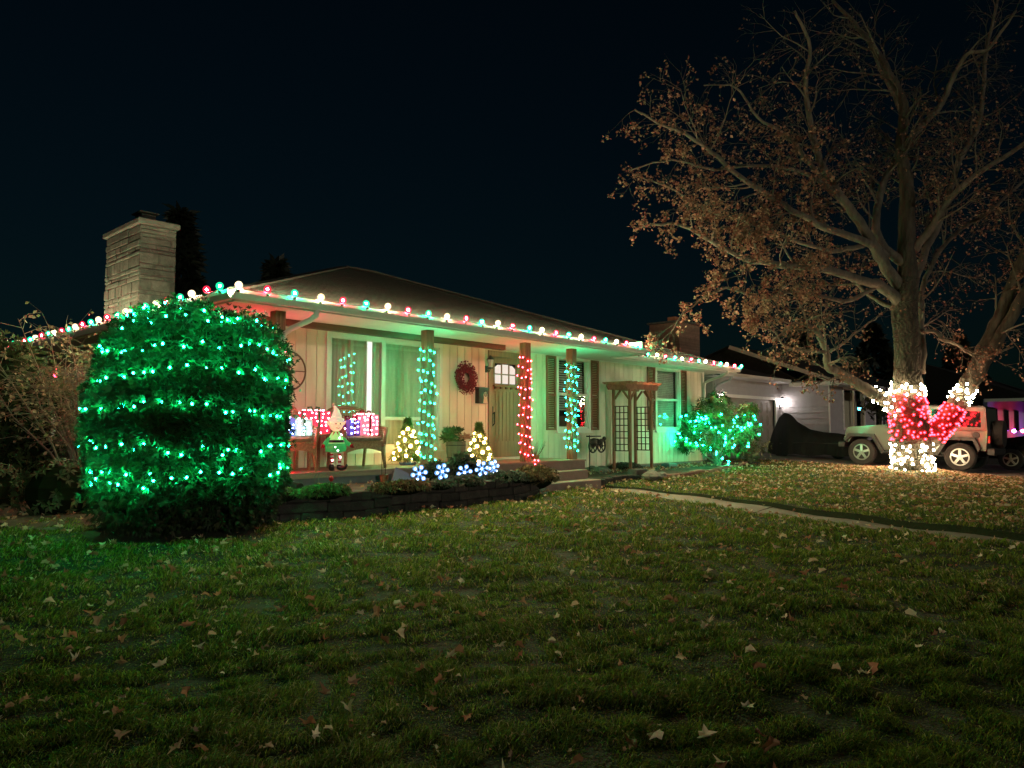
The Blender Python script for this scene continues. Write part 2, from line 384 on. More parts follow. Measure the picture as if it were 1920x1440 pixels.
BMM = {'g': cup_mesh('mini bulb green', MINI['g'], .0125), 'r': cup_mesh('mini bulb red', MINI['r'], .0135), 'd': ball_mesh('mini bulb downspout', MINI['d'], .016), 'R': ball_mesh('tree bulb red', MINI['t'], .029), 'W': cup_mesh('tree bulb white', MINI['w'], .031),
       'y': ball_mesh('globe bulb', MINI['y'], .030), 'b': ball_mesh('gift bulb blue', MINI['b'], .0105), 'p': ball_mesh('gift bulb pink', MINI['p'], .0105), 'c': ball_mesh('gift bulb cool', MINI['c'], .0105), 'q': ball_mesh('gift bulb rose', MINI['rr'], .0105),
       'G': ball_mesh('shrub bulb green', MINI['g'], .021), 'B': ball_mesh('bush bulb green', MINI['B'], .0132)}

# ------------------------------------------------------------------ ground
def ss(a, b, x):
    t = np.clip((np.asarray(x, dtype=float) - a) / (b - a), 0, 1); return t * t * (3 - 2 * t)
TREE = (21.9, 5.7)
def g(x, y):
    h = .14 * ss(3, 9, y) + .12 * ss(12, 22, x) * ss(5, 11, y) + .10 * ss(20, 28, x) * ss(8, 13, y)
    h = h + .024 * np.sin(np.asarray(x) * 3.1 + y) * np.sin(np.asarray(y) * 2.7 - np.asarray(x) * .8)
    h = h + .20 * np.exp(-((np.asarray(x) - TREE[0]) ** 2 + (np.asarray(y) - TREE[1]) ** 2) / 1.5)
    return h
def xn(y): return 10.25 + .235 * (np.clip(y, -6, 9.2) - 2)                # near and far edges of the walkway
def xf(y): return xn(y) + .98
def gl(x, y): return g(x, y) + .03 * (1 - ss(5.0, 8.6, y)) * (np.asarray(x) >= xf(y) - .01) * (1 - ss(2, 5, np.asarray(x) - xf(y)))
def sheet(name, ys, edges, zf, m, kind='structure', skirt=None):
    rows = [np.array(edges(y)) for y in ys]; nx = len(rows[0]); V = []
    for y, xs in zip(ys, rows):
        V.append(np.stack([xs, np.full(nx, y), zf(xs, np.full(nx, y))], 1))
    V = np.concatenate(V); ny = len(ys); i = np.arange(nx * ny).reshape(ny, nx)
    q = np.stack([i[:-1, :-1].ravel(), i[:-1, 1:].ravel(), i[1:, 1:].ravel(), i[1:, :-1].ravel()], 1)
    Fq = [q]
    if skirt is not None:                                       # the cut turf edge along the walkway
        e = i[:, skirt]; b = len(V); W = V[e].copy(); W[:, 2] -= .25; V = np.concatenate([V, W])
        k = np.arange(ny - 1); Fq.append(np.stack([e[:-1], e[1:], b + k + 1, b + k], 1))
    return npmesh(name, V, Fq, m, kind=kind, smooth=False)
ys = np.concatenate([np.arange(-40, -4, 4.), np.arange(-4, 14, .25), np.arange(14, 80, 4.)])
sp = np.concatenate([np.linspace(-1, -.25, 18), np.linspace(-.245, 0, 60)])
sheet('lawn', ys, lambda y: xn(y) + sp * 60, g, X['lawn'], skirt=-1)
sp2 = np.concatenate([np.linspace(0, .25, 60), np.linspace(.27, 1, 14)])
sheet('lawn', ys, lambda y: xf(y) + sp2 * 70, gl, X['lawn'], skirt=0)
wy = np.arange(-12, 9.0, .25)
def wz(x, y): return g(x, y) - .035 - .035 * (1 - ss(3.0, 6.5, y))
wk = sheet('walkway', wy, lambda y: np.linspace(xn(y) - .14, xf(y) + .14, 6), lambda x, y: wz(x, y) - .03, X['soil'])
for k in range(15):                                             # poured slabs with open joints
    a = 8.98 - 1.25 * k; b_ = a - 1.235; q = sheet('paving_slab', np.linspace(b_, a, 6), lambda y: np.linspace(xn(y) - .12, xf(y) + .12, 6), lambda x, y: wz(x, y) + .004 * (k % 3), X['walk'], kind=None); q.parent = wk
sheet('driveway', np.arange(-20, 13.01, .5), lambda y: np.linspace(23.75, 30.85, 8), lambda x, y: g(x, y) + .02 * (y > -99), X['drive'])

# bed outlines
FRONT = [(4.1, 8.75), (5.2, 8.45), (6.5, 8.3), (7.8, 8.28), (9.1, 8.36), (10.0, 8.6), (10.62, 8.98)]
def wallY(x):
    xs, yv = zip(*FRONT); return np.interp(x, xs, yv)
E1 = [on(1128, 906, 2, .17), on(1165, 902, 2, .18), on(1205, 897, 2, .19)]
E2 = [on(1240, 893, 2, .22), on(1300, 886, 2, .25), on(1355, 878, 2, .27), on(1405, 868, 2, .30)]
EDG = [(p.x, p.y) for p in E1 + E2]
def edgeY(x):
    xs, yv = zip(*EDG); return np.interp(x, xs, yv)
def in_lawn(x, y):
    x = np.asarray(x); y = np.asarray(y)
    ok = ~((x > xn(y) + .02) & (x < xf(y) - .01) & (y < 9.3))
    ok &= ~((x > 3.9) & (x < 10.9) & (y > wallY(x) - .12))
    ok &= ~((x > 10.6) & (x < 12.7) & (y > 8.95))
    ok &= ~((x > 12.3) & (x < 22.5) & (y > edgeY(x) - .05))
    ok &= ~((x > 3.2) & (x < 4.2) & (y > 8.7))
    ok &= ~((x > 2.7) & (x < 22) & (y > 10.6))
    ok &= ~((x > 23.7) & (x < 30.9))
    ok &= ~(x > 30.8) | (y < 10)
    ok &= ((x - 3.75) ** 2 + (y - 8.75) ** 2) > .9
    ok &= ((x - TREE[0]) ** 2 + (y - TREE[1]) ** 2) > .55
    return ok

def blades():
    n = 800000
    th = YAW + rng.uniform(-math.radians(56), math.radians(56), n)
    r = np.exp(rng.uniform(math.log(1.5), math.log(29), n))
    x, y = r * np.cos(th), r * np.sin(th)
    # clump noise
    cl = (np.sin(x * 5.3 + 1.7 * np.sin(y * 3.1)) * np.sin(y * 4.7 + 1.3 * np.sin(x * 2.3)) + 1.2 * np.sin(x * 12 + y * 3 + 2 * np.sin(y * 5)) * np.sin(y * 14 - x * 4 + 2 * np.sin(x * 4.3))) / 2.0
    big = np.sin(x * .9 + 2 * np.sin(y * .7)) * np.sin(y * 1.1 + .5)
    keep = in_lawn(x, y) & (rng.random(n) < .84 + .22 * cl)
    x, y, r, cl, big = (a[keep] for a in (x, y, r, cl, big)); n = len(x)
    z = gl(x, y) - .006
    sc_ = (r / 3.0) ** .55
    h = (.024 + .050 * cl + rng.uniform(0, .022, n)) * (.75 + .30 * np.minimum(sc_, 2.0)); h = np.maximum(h, .014)
    w = .0019 * (r / 3.0) ** .9 * rng.uniform(.8, 1.35, n)
    az = rng.uniform(0, 2 * PI, n) ; lean = rng.uniform(.3, 1.9, n)
    flop = 2.2 * big + rng.normal(0, .9, n); az = np.where(rng.random(n) < .6, flop, az)
    dx, dy = np.cos(az), np.sin(az); px_, py_ = -dy, dx
    faz = rng.uniform(0, PI, n); px_, py_ = np.cos(faz), np.sin(faz)
    B = np.stack([x, y, z], 1); S = np.stack([px_ * w, py_ * w, np.zeros(n)], 1)
    D = np.stack([dx, dy, np.zeros(n)], 1)
    m = B + D * (h * lean * .35)[:, None] + np.array([0, 0, 1]) * (h * .6)[:, None]
    t = B + D * (h * lean)[:, None] + np.array([0, 0, 1]) * (h * (1.02 - .36 * lean))[:, None]
    V = np.stack([B - S, B + S, m + S * .8, m - S * .8, t], 1).reshape(-1, 3)
    i = np.arange(n) * 5
    Fq = [np.stack([i, i + 1, i + 2, i + 3], 1), np.stack([i + 3, i + 2, i + 4], 1)]
    k = rng.random(n); br = rng.uniform(.65, 1.35, n)
    green = np.array([.165, .225, .030]); dark = np.array([.062, .105, .016]); dry = np.array([.34, .31, .16])
    c = np.where((k < .45)[:, None], green, dark); c = np.where((k > .90 - .06 * big)[:, None], dry, c)
    fx = np.clip((x - 12) / 10, 0, 1)[:, None]; c = c * (1 - fx * .55) + np.array([.16, .135, .05]) * fx * .55
    c = c * br[:, None]
    return npmesh('grass', V, Fq, X['grass'], kind='stuff', colors=np.repeat(c, 5, axis=0))
blades()

# ------------------------------------------------------------------ fallen leaves
LOBES = [(0, .25), (25, .62), (48, .42), (75, 1.0), (105, .45), (135, .95), (165, .42), (195, .95), (225, .45), (255, 1.0), (282, .42), (305, .62), (335, .25)]
def leaf_geo(seed):
    r_ = random.Random(seed); V = [(0, 0, 0)]; fold = r_.uniform(.1, .95); asp = r_.uniform(.8, 1.25); cx, cy2 = r_.uniform(-.9, 1.1), r_.uniform(-.8, 1.0)
    for a, r in LOBES:
        r *= r_.uniform(.6, 1.2); r = r * (.55 + .45 * (seed % 2)) + .35 * (1 - seed % 2); a = math.radians(a + r_.uniform(-5, 5) - 90); x, y = r * math.cos(a), r * math.sin(a)
        V.append((x * (1 - .45 * fold) + r_.uniform(-.08, .08), y * asp, cx * x * x * .5 + cy2 * y * y + fold * abs(x) + r_.uniform(-.08, .12)))
    n = len(LOBES); F = [(0, i, i + 1) for i in range(1, n)] + [(0, n, 1)]
    return np.array(V), np.array(F)
LEAFG = [leaf_geo(s) for s in range(8)]
LEAFM = []
for i, (V, F) in enumerate(LEAFG):
    me = bpy.data.meshes.new('maple leaf'); me.from_pydata(V.tolist(), [], F.tolist()); me.materials.append(X['leaf']); LEAFM.append(me)
TONES = np.array([[.48, .32, .20], [.36, .21, .12], [.56, .44, .30], [.24, .12, .07], [.62, .52, .38], [.38, .17, .10]])
def leaf_cloud(name, P, size, parent=None, flat=.35, kind='stuff', off=(0, 0, 0), simple=False, tones=TONES, m='dry'):
    n = len(P); Vs, Fs, Cs = [], [], []; base = 0
    for v in range(8):
        idx = np.arange(n)[v::8]
        if not len(idx): continue
        V, F = LEAFG[v]
        if simple: V = np.array([[0, -1, 0], [.75, .1, .22], [0, 1, 0], [-.75, .1, .22]]); F = np.array([[0, 1, 2], [0, 2, 3]])
        k = len(idx); az = rng.uniform(0, 2 * PI, k); tx = rng.normal(0, flat, k); ty = rng.normal(0, flat, k)
        ca, sa = np.cos(az), np.sin(az)
        x = V[:, 0][None] * size[idx][:, None]; y = V[:, 1][None] * size[idx][:, None]; z = V[:, 2][None] * size[idx][:, None]
        y2 = y * np.cos(tx)[:, None] - z * np.sin(tx)[:, None]; z2 = y * np.sin(tx)[:, None] + z * np.cos(tx)[:, None]
        x2 = x * np.cos(ty)[:, None] + z2 * np.sin(ty)[:, None]; z3 = -x * np.sin(ty)[:, None] + z2 * np.cos(ty)[:, None]
        W = np.stack([x2 * ca[:, None] - y2 * sa[:, None] + P[idx, 0][:, None], x2 * sa[:, None] + y2 * ca[:, None] + P[idx, 1][:, None], z3 + P[idx, 2][:, None]], 2)
        Vs.append(W.reshape(-1, 3)); nv = len(V)
        Fs.append((F[None] + (np.arange(k) * nv)[:, None, None]).reshape(-1, 3) + base); base += k * nv
        c = tones[rng.integers(0, len(tones), k)] * rng.uniform(.7, 1.25, k)[:, None]
        Cs.append(np.repeat(c, nv, axis=0))
    return npmesh(name, np.concatenate(Vs), [np.concatenate(Fs)], X[m], parent, kind, np.concatenate(Cs), off=off)
def leaf_spots(n, x0, x1, y0, y1):
    x = rng.uniform(x0, x1, n); y = rng.uniform(y0, y1, n); k = in_lawn(x, y); return x[k], y[k]
lx, ly = leaf_spots(1500, 0.6, 12.5, 1.2, 9.2)
near = []
rest = []
for x, y in zip(lx, ly):
    p = proj((x, y, .05)); d = math.hypot(x, y)
    (near if (0 < p[0] < 1920 and p[1] < 1440 and d < 9.5 and len(near) < 290) else rest).append((x, y))
for i, (x, y) in enumerate(near):
    s = rng.uniform(.010, .025) * (1 if i % 3 else .7)
    o = bpy.data.objects.new('fallen_leaf', LEAFM[i % 8]); col.objects.link(o)
    o.location = (x, y, float(gl(x, y)) + .045 + rng.uniform(0, .02)); o.scale = (s, s, s)
    o.rotation_euler = (rng.normal(0, .55), rng.normal(0, .55), rng.uniform(0, 2 * PI))
    prop(o, 'dry curled maple leaf lying on the near lawn grass', 'leaf', 'fallen leaves scattered on the near lawn')
ax_, ay_ = leaf_spots(5200, 11.2, 23.6, -1, 10.6)
bx_, by_ = TREE[0] + rng.normal(0, 1.5, 1600), TREE[1] + rng.normal(0, 1.5, 1600); kb = in_lawn(bx_, by_)
cx_ = rng.uniform(xn(0), xf(0) + 1.4, 60); cy_ = rng.uniform(1, 8.9, 60)
mx_ = np.concatenate([rng.uniform(2.7, 5.2, 500), rng.uniform(4.3, 10.3, 140), rng.uniform(12.6, 20.5, 500)])
my_ = np.concatenate([rng.uniform(10.0, 18.5, 500), rng.uniform(8.5, 9.5, 140), rng.uniform(9.7, 10.8, 500)])
mz_ = np.concatenate([np.full(500, .19), np.full(140, .50), np.full(500, .33)])
fx_, fy_ = leaf_spots(700, -4, 4, 4, 14); gx_, gy_ = leaf_spots(2600, -1, 12.3, 1.6, 9.4)
Px = np.concatenate([gx_, ax_, bx_[kb], cx_, [a for a, b in rest], fx_]); Py = np.concatenate([gy_, ay_, by_[kb], cy_, [b for a, b in rest], fy_])
Pz = np.where((Px > xn(Py)) & (Px < xf(Py)), wz(Px, Py) + .02, gl(Px, Py) + .05)
P = np.concatenate([np.stack([Px, Py, Pz], 1), np.stack([mx_, my_, mz_], 1)])
SZ = rng.uniform(.025, .058, len(P)); SZ[:len(gx_)] = rng.uniform(.007, .020, len(gx_))
prop(leaf_cloud('fallen_leaves', P, SZ), 'dry brown leaves strewn over the far lawn and beds')

# ------------------------------------------------------------------ the house
WY, FL = 10.9, .67                                              # front wall plane, porch floor height
house = thing('house', (12.4, 14.6, .3), 'long single storey ranch house with covered porch and hip roof', 'house')
XL, XR = 5.35, 20.25
OPEN = [(7.2, 9.72, .98, 2.92), (11.14, 12.14, FL, 2.86), (13.36, 14.53, 1.31, 2.97), (17.6, 18.8, 1.31, 2.97)]
def strips(x0, x1, z0, z1):                                     # what is left of a column once the openings are cut out
    segs = [(z0, z1)]
    for a, b, c, d in OPEN:
        if b > x0 and a < x1:
            segs = [q for s0, s1 in segs for q in ((s0, min(s1, c)), (max(s0, d), s1)) if q[1] - q[0] > .01]
    return segs
core = MB(); cuts = sorted({XL, XR} | {v for o in OPEN for v in o[:2]})
for a, b in zip(cuts, cuts[1:]):
    for c, d in strips(a + .001, b - .001, .36, 3.1): core.box((a, WY + .032, c), (b, WY + .13, d))
core.box((XL, WY + .13, .36), (XL + .12, 19.4, 3.1)).box((XR - .12, WY + .13, .36), (XR, 19.4, 3.1)).box((XL, 19.4, .36), (XR, 19.5, 3.1))
wallp = core.build('wall', X['wallcore'], house)
MB().box((XL + .05, WY + .05, -.2), (XR - .05, WY + .2, .36)).box((XL + .05, WY + .2, -.2), (XL + .2, 19.3, .36)).build('foundation', X['conc'], house)
BW = .202; k = 0; x = XL
while x < XR - .12:
    x1 = min(x + BW, XR - .1)
    xs = sorted({x, x1} | {v for o in OPEN for v in o[:2] if x + .02 < v < x1 - .02})
    for a, b in zip(xs, xs[1:]):
        for c, d in strips(a + .001, b - .001, .39 if a > 12.6 else FL - .02, 2.985):
            MB().box((a + (.006 if a == x else 0), WY - .001 * (k % 2), c), (b - (.006 if b == x1 else 0), WY + .03, d)).build('siding_board', X['siding'], wallp)
            k += 1
    x = x1
for y in np.arange(WY, 19.4, .4):                               # left side wall, boards 0.4 m
    MB().box((XL - .03, y + .008, .39), (XL - .002, min(y + .4, 19.45) - .008, 3.0)).build('siding_board', X['siding'], wallp)
MB().box((XR - .1, WY - .012, .39), (XR + .03, WY + .14, 3.0)).build('corner_board', X['white'], house)
MB().box((XL, WY - .03, 2.985), (XR, WY + .03, 3.06)).build('frieze_board', X['white'], house)
# porch
for i, (a, b) in enumerate(((5.5, 7.95), (7.95, 10.4), (10.4, 12.72))):
    pass
for j in range(9):
    y0 = 9.6 + j * .145
    MB().box((5.5, y0, FL - .035), (12.72, y0 + .14, FL), bev=.004).build('porch_board', X['deck'], house)
MB().box((5.5, 9.585, FL - .085), (7.55, 9.66, FL - .036)).build('porch_edge', X['deck'], house)
MB().box((5.52, 9.63, 0), (7.5, 10.86, FL - .037)).build('porch_base', X['conc'], house)
MB().box((7.5, 9.62, 0), (12.7, 10.86, FL - .037)).build('porch_base', X['step'], house)
for i, (y0, z0) in enumerate(((9.36, .47), (9.04, .285))):
    MB().box((10.75, y0, 0), (12.45 + .02 * i, 9.62 - .001 if i == 0 else 9.359, z0), bev=.012).build('step', X['step'], house)
POSTS = [(5.58, 9.75), (8.42, 9.75), (10.95, 9.75), (12.42, 9.75)]
for px, py in POSTS:
    b = MB(); w = .082
    pl = []
    for k in range(4):
        c_, s_ = math.cos(k * PI / 2), math.sin(k * PI / 2)
        for u, o in ((-.074, .082), (-.036, .082), (-.030, .068), (-.024, .082), (.024, .082), (.030, .068), (.036, .082), (.074, .082)): pl.append((px + o * c_ - u * s_, py + o * s_ + u * c_))
    b.prism(pl, FL, 3.0, 'z')
    b.build('porch_post', X['post'], house)
MB().box((5.5, 10.28, 2.90), (10.95, 10.40, 2.998)).build('porch_header', X['beam'], house)
# roof
A, B, B2, C, D, E = Vector((4.69, 9.3, 3.12)), Vector((14.5, 9.3, 3.12)), Vector((14.5, 10.2, 3.12)), Vector((21, 10.2, 3.10)), Vector((21, 19.6, 3.1)), Vector((4.69, 20.1, 3.12))
L, R_ = Vector((10.1, 14.7, 5.09)), Vector((11.0, 14.7, 5.09))
def courses(mb, a, b, c, d, n, lift=.014):                      # a-b eave edge, d-c upper edge
    nr = (b - a).cross(d - a).normalized()
    if nr.z < 0: nr = -nr
    for i in range(n):
        t0, t1 = i / n, (i + 1) / n
        p, q, r, s_ = a.lerp(d, t0), b.lerp(c, t0), b.lerp(c, t1), a.lerp(d, t1)
        mb.add([p + nr * lift, q + nr * lift, r, s_, p - nr * .02, q - nr * .02], [(0, 1, 2, 3), (4, 5, 1, 0)])
    return mb
def on_main(x): return Vector((x, 10.2, 3.12))
rf = MB()
courses(rf, A, B, R_, L, 40)
Bp = Vector((14.5, 10.2, 3.12)); courses(rf, Bp, C, R_, R_ - Vector((.02, 0, .003)), 36)
courses(rf, C, D, R_, R_, 30); courses(rf, E, A, L, L, 40); rf.add([D, E, L, R_], [(0, 1, 2, 3)])
rf.add([B, Bp, R_], [(0, 1, 2)])
roof = rf.build('roof', X['shingle'], house)
for a, b in ((A, L), (L, R_), (R_, C)):
    MB().beam(a + Vector((0, 0, .03)), b + Vector((0, 0, .035)), .2, .03).build('ridge_cap', X['shingle'], roof)
sf = MB()
sf.add([(4.72, 9.33, 3.0), (14.47, 9.33, 3.0), (14.47, WY, 3.0), (4.72, WY, 3.0)], [(0, 1, 2, 3)])
sf.add([(14.47, 10.23, 3.0), (20.97, 10.23, 3.0), (20.97, WY, 3.0), (14.47, WY, 3.0)], [(0, 1, 2, 3)])
sf.add([(4.72, WY, 3.0), (XL, WY, 3.0), (XL, 20.0, 3.0), (4.72, 20.0, 3.0)], [(0, 1, 2, 3)])
sf.add([(XR, WY, 3.0), (20.97, WY, 3.0), (20.97, 19.5, 3.0), (XR, 19.5, 3.0)], [(0, 1, 2, 3)])
sf.build('soffit', X['soffit'], house)
fa = MB(); fa.box((4.69, 9.30, 2.985), (14.5, 9.325, 3.115)).box((14.475, 9.33, 2.985), (14.5, 10.19, 3.30)).box((14.505, 10.2, 2.985), (21, 10.225, 3.115)).box((4.69, 9.326, 2.985), (4.715, 20.1, 3.115)).box((20.975, 10.226, 2.985), (21, 19.6, 3.1))
fa.build('fascia', X['white'], house)
def gutter(a, b, nrm):
    a, b = Vector(a), Vector(b); d = (b - a).normalized(); n = Vector(nrm); u = Vector((0, 0, 1)); vs = []
    pf = [(.005, 0), (.085, 0), (.105, .04), (.125, .075), (.128, .12), (.115, .12), (.1, .08), (.02, .03), (.005, .12)]
    for e in (a, b):
        for o, h in pf: vs.append(e + n * o + u * h)
    k = len(pf)
    return MB().add(vs, [(i, (i + 1) % k, (i + 1) % k + k, i + k) for i in range(k)] + [tuple(range(k))[::-1], tuple(range(k, 2 * k))])
gutter((4.62, 9.295, 3.005), (14.5, 9.295, 3.005), (0, -1, 0)).build('gutter', X['gutter'], house)
gutter((14.51, 10.195, 3.005), (21.05, 10.195, 3.005), (0, -1, 0)).build('gutter', X['gutter'], house)
gutter((4.685, 9.24, 3.005), (4.685, 20.1, 3.005), (-1, 0, 0)).build('gutter', X['gutter'], house)
def rtube(pts, w, h, m, name):
    b = MB()
    for p, q in zip(pts, pts[1:]): b.beam(p, q, w, h, up=(0, .3, 1))
    return b.build(name, m, house)
MB().tube([(5.9, 9.24, 3.02), (5.9, 9.26, 2.93), (5.84, 9.32, 2.86), (5.66, 9.52, 2.74), (5.60, 9.60, 2.66), (5.58, 9.62, 2.4), (5.57, 9.62, .75)], .042, 8).build('downspout', X['white'], house, smooth=True)
MB().tube([(20.3, 10.14, 3.02), (20.3, 10.16, 2.94), (20.25, 10.3, 2.86), (20.2, 10.7, 2.74), (20.17, 10.83, 2.66), (20.17, 10.84, 2.3), (20.17, 10.84, .4)], .045, 8).build('downspout', X['white'], house, smooth=True)
b = MB()
for i in range(22): b.lathe([(.055, 0), (.068, .012), (.055, .024)], (0, 0, i * .024), 10)
pipe_pts = [(5.57, 9.60, .78), (5.58, 9.5, .62), (5.6, 9.35, .52), (5.62, 9.15, .5)]
pb = MB(); N = 24; Pp = [Vector(p) for p in pipe_pts]; tt = []
for i in range(N * 2):
    u = i / (N * 2 - 1) * (len(Pp) - 1); j = min(int(u), len(Pp) - 2); tt.append(Pp[j].lerp(Pp[j + 1], u - j))
pb.tube(tt, [.062 if i % 2 else .048 for i in range(len(tt))], 10).build('drain_pipe', X['drain'], house)
# chimney of coursed stone
ch = MB().box((5.1, 13.62, .2), (5.72, 15.22, 4.92)).build('chimney', X['mortar'], house)
def stones(face, u0, u1, z0, z1):
    z = z0
    while z < z1 - .03:
        h = min(random.choice([.06, .07, .085, .1, .12, .2]), z1 - z); u = u0
        while u < u1 - .02:
            w = min(random.uniform(.16, .62) if h < .15 else random.uniform(.12, .34), u1 - u)
            if u1 - (u + w) < .08: w = u1 - u
            e = random.uniform(.008, .034); j = .010
            if face == 'x': q = ((5.1 - e, u + j, z + j), (5.1 + .02, u + w - j, z + h - j))
            else: q = ((u + j, 13.62 - e, z + j), (u + w - j, 13.62 + .02, z + h - j))
            MB().box(*q, bev=.008).build('stone', X['stone'], ch); u += w
        z += h
stones('x', 13.6, 15.22, 3.1, 4.92); stones('y', 5.09, 5.72, 3.1, 4.92)
MB().box((5.035, 13.555, 4.922), (5.765, 15.28, 5.03), bev=.02).build('cap', X['cap'], ch)
b = MB(); b.box((5.25, 14.0, 5.05), (5.5, 14.3, 5.22)); b.box((5.2, 13.95, 5.24), (5.55, 14.35, 5.26)); b.build('flue_cover', X['iron'], ch)
# front door
dx0, dx1 = 11.14, 12.14
MB().box((dx0 - .07, WY - .03, FL), (dx0 + .035, WY + .08, 2.95)).box((dx1 - .035, WY - .03, FL), (dx1 + .07, WY + .08, 2.95)).box((dx0 + .035, WY - .03, 2.83), (dx1 - .035, WY + .08, 2.95)).build('door_casing', X['door'], house)
door = MB()
lx0, lx1, lz0, lz1 = 11.30, 11.98, 2.26, 2.70
door.box((dx0 + .036, WY + .02, FL + .05), (lx0, WY + .07, 2.828)).box((lx1, WY + .02, FL + .05), (dx1 - .036, WY + .07, 2.828)).box((lx0, WY + .02, FL + .05), (lx1, WY + .045, lz0)).box((lx0, WY + .02, lz1), (lx1, WY + .07, 2.828))
door.box((lx0, WY + .019, 2.12), (lx1, WY + .046, lz0 - .001)).box((lx0, WY + .018, FL + .051), (lx1, WY + .047, 1.02))
do = door.build('front_door', X['door'], house)
for i in range(6):
    w = (lx1 - lx0) / 6; MB().box((lx0 + i * w + .008, WY + .012, 1.05), (lx0 + (i + 1) * w - .008, WY + .021, 2.10)).build('door_plank', X['door'], do)
sh = MB().box((dx0 + .10, WY - .035, 2.20), (dx1 - .10, WY + .018, 2.235)).build('shelf', X['door'], do)
for i in range(5):
    MB().box((11.28 + i * .165, WY - .02, 2.155), (11.33 + i * .165, WY + .017, 2.199)).build('dentil', X['beam'], do)
for i in range(3):
    for j in range(2):
        a, c2 = lx0 + i * (lx1 - lx0) / 3, lz0 + j * .21; w = (lx1 - lx0) / 3
        top0 = (.0, .05, .0)[i]
        if j == 0: poly = [(a + .014, c2 + .012), (a + w - .014, c2 + .012), (a + w - .014, c2 + .198), (a + .014, c2 + .198)]
        else:
            l_, r_ = ((.13, .2), (.215, .215), (.2, .13))[i]; poly = [(a + .014, c2 + .012), (a + w - .014, c2 + .012), (a + w - .014, c2 + r_), (a + w / 2, c2 + max(l_, r_)), (a + .014, c2 + l_)]
        MB().prism(poly, WY + .05, WY + .056).build('window_pane', X['doorlite'], do)
mu = MB()
for i in range(1, 3): mu.box((lx0 + i * (lx1 - lx0) / 3 - .014, WY + .03, lz0), (lx0 + i * (lx1 - lx0) / 3 + .014, WY + .065, lz1))
mu.box((lx0, WY + .031, lz0 + .198), (lx1, WY + .064, lz0 + .222)); mu.build('muntin', X['door'], do)
MB().tube([(11.22, WY + .0, 1.62), (11.22, WY - .05, 1.66), (11.22, WY - .05, 1.42), (11.22, WY, 1.38)], .012, 6).box((11.195, WY + .01, 1.36), (11.245, WY + .021, 1.78)).build('handle', X['iron'], do)
MB().box((dx0 - .05, WY - .1, FL), (dx1 + .05, WY + .05, FL + .045)).build('threshold', X['soffit'], house)
# wall lantern by the door
wlmp = MB().box((10.99, WY - .02, 2.48), (11.05, WY, 2.62)).tube([(11.02, WY - .02, 2.53), (11.02, WY - .1, 2.50), (11.02, WY - .12, 2.56)], .012, 6).lathe([(.05, 2.55), (.06, 2.57), (.062, 2.58)], (11.02, WY - .12, 0), 6).lathe([(.085, 2.74), (.05, 2.79), (.012, 2.83)], (11.02, WY - .12, 0), 6).build('wall_lantern', X['black'], house)
MB().lathe([(.05, 2.582), (.07, 2.738)], (11.02, WY - .12, 0), 6).build('lantern_glass', X['clear'], wlmp)

# windows
def frame_bars(x0, x1, z0, z1, t, y0, y1):
    return MB().box((x0, y0, z0), (x1, y1, z0 + t)).box((x0, y0, z1 - t), (x1, y1, z1)).box((x0, y0, z0 + t), (x0 + t, y1, z1 - t)).box((x1 - t, y0, z0 + t), (x1, y1, z1 - t))
def window(x0, x1, z0, z1, rails, mulls, trim=.075, panes=None):
    w = frame_bars(x0 - trim, x1 + trim, z0 - trim, z1 + trim * .6, trim, WY - .035, WY + .02).build('window', X['white'], house)
    f = frame_bars(x0, x1, z0, z1, .045, WY + .001, WY + .07)
    for m in mulls: f.box((m - .045, WY + .002, z0 + .045), (m + .045, WY + .068, z1 - .045))
    for a, b_, z in rails: f.box((a, WY + .003, z - .03), (b_, WY + .066, z + .03))
    f.build('frame', X['white'], w)
    MB().box((x0 - trim - .03, WY - .075, z0 - trim - .03), (x1 + trim + .03, WY - .0, z0 - trim)).build('sill', X['white'], w)
    for a, b_, c, d in panes: MB().box((a, WY + .030, c), (b_, WY + .036, d)).build('pane', X['glass'], w)
    return w
x0, x1, z0, z1 = OPEN[0]
window(x0 + .02, x1 - .02, z0, z1, [(8.37, x1 - .06, 1.50)], [8.37], panes=[(7.26, 8.325, 1.02, 2.88), (8.415, 9.66, 1.02, 1.47), (8.415, 9.66, 1.53, 2.88)])
w2 = window(13.37, 14.52, 1.32, 2.965, [(13.41, 14.48, 2.12)], [], panes=[(13.41, 14.48, 1.36, 2.09), (13.41, 14.48, 2.15, 2.92)])
w3 = window(17.61, 18.79, 1.32, 2.965, [(17.65, 18.75, 2.12)], [], panes=[(17.65, 18.75, 1.36, 2.09), (17.65, 18.75, 2.15, 2.92)])
def blinds(x0, x1, z0, z1, step, w, tilt=.5, y=WY + .12):
    b = MB(); z = z0
    while z < z1:
        b.add([(x0, y, z), (x1, y, z), (x1, y + .025, z + .025 * tilt + .012), (x0, y + .025, z + .025 * tilt + .012)], [(0, 1, 2, 3)]); z += step
    return b.build('blind_slats', X['blind'], w, kind='stuff')
blinds(13.42, 14.47, 1.75, 2.93, .055, w2, .95); blinds(17.66, 18.74, 1.36, 2.93, .05, w3, 1.35)
MB().box((13.36, WY + .9, 1.2), (14.53, WY + .92, 3.0)).build('room_back', X['roomdim'], house)
MB().box((17.6, WY + .6, 1.2), (18.8, WY + .62, 3.0)).build('room_back', X['roomlow'], house)
MB().box((8.1, WY + .5, 1.0), (9.0, WY + .52, 3.0)).build('room_back', X['room'], house)
MB().box((13.5, WY + .3, 1.31), (14.4, WY + .5, 1.62)).build('window_seat', X['beam'], house)
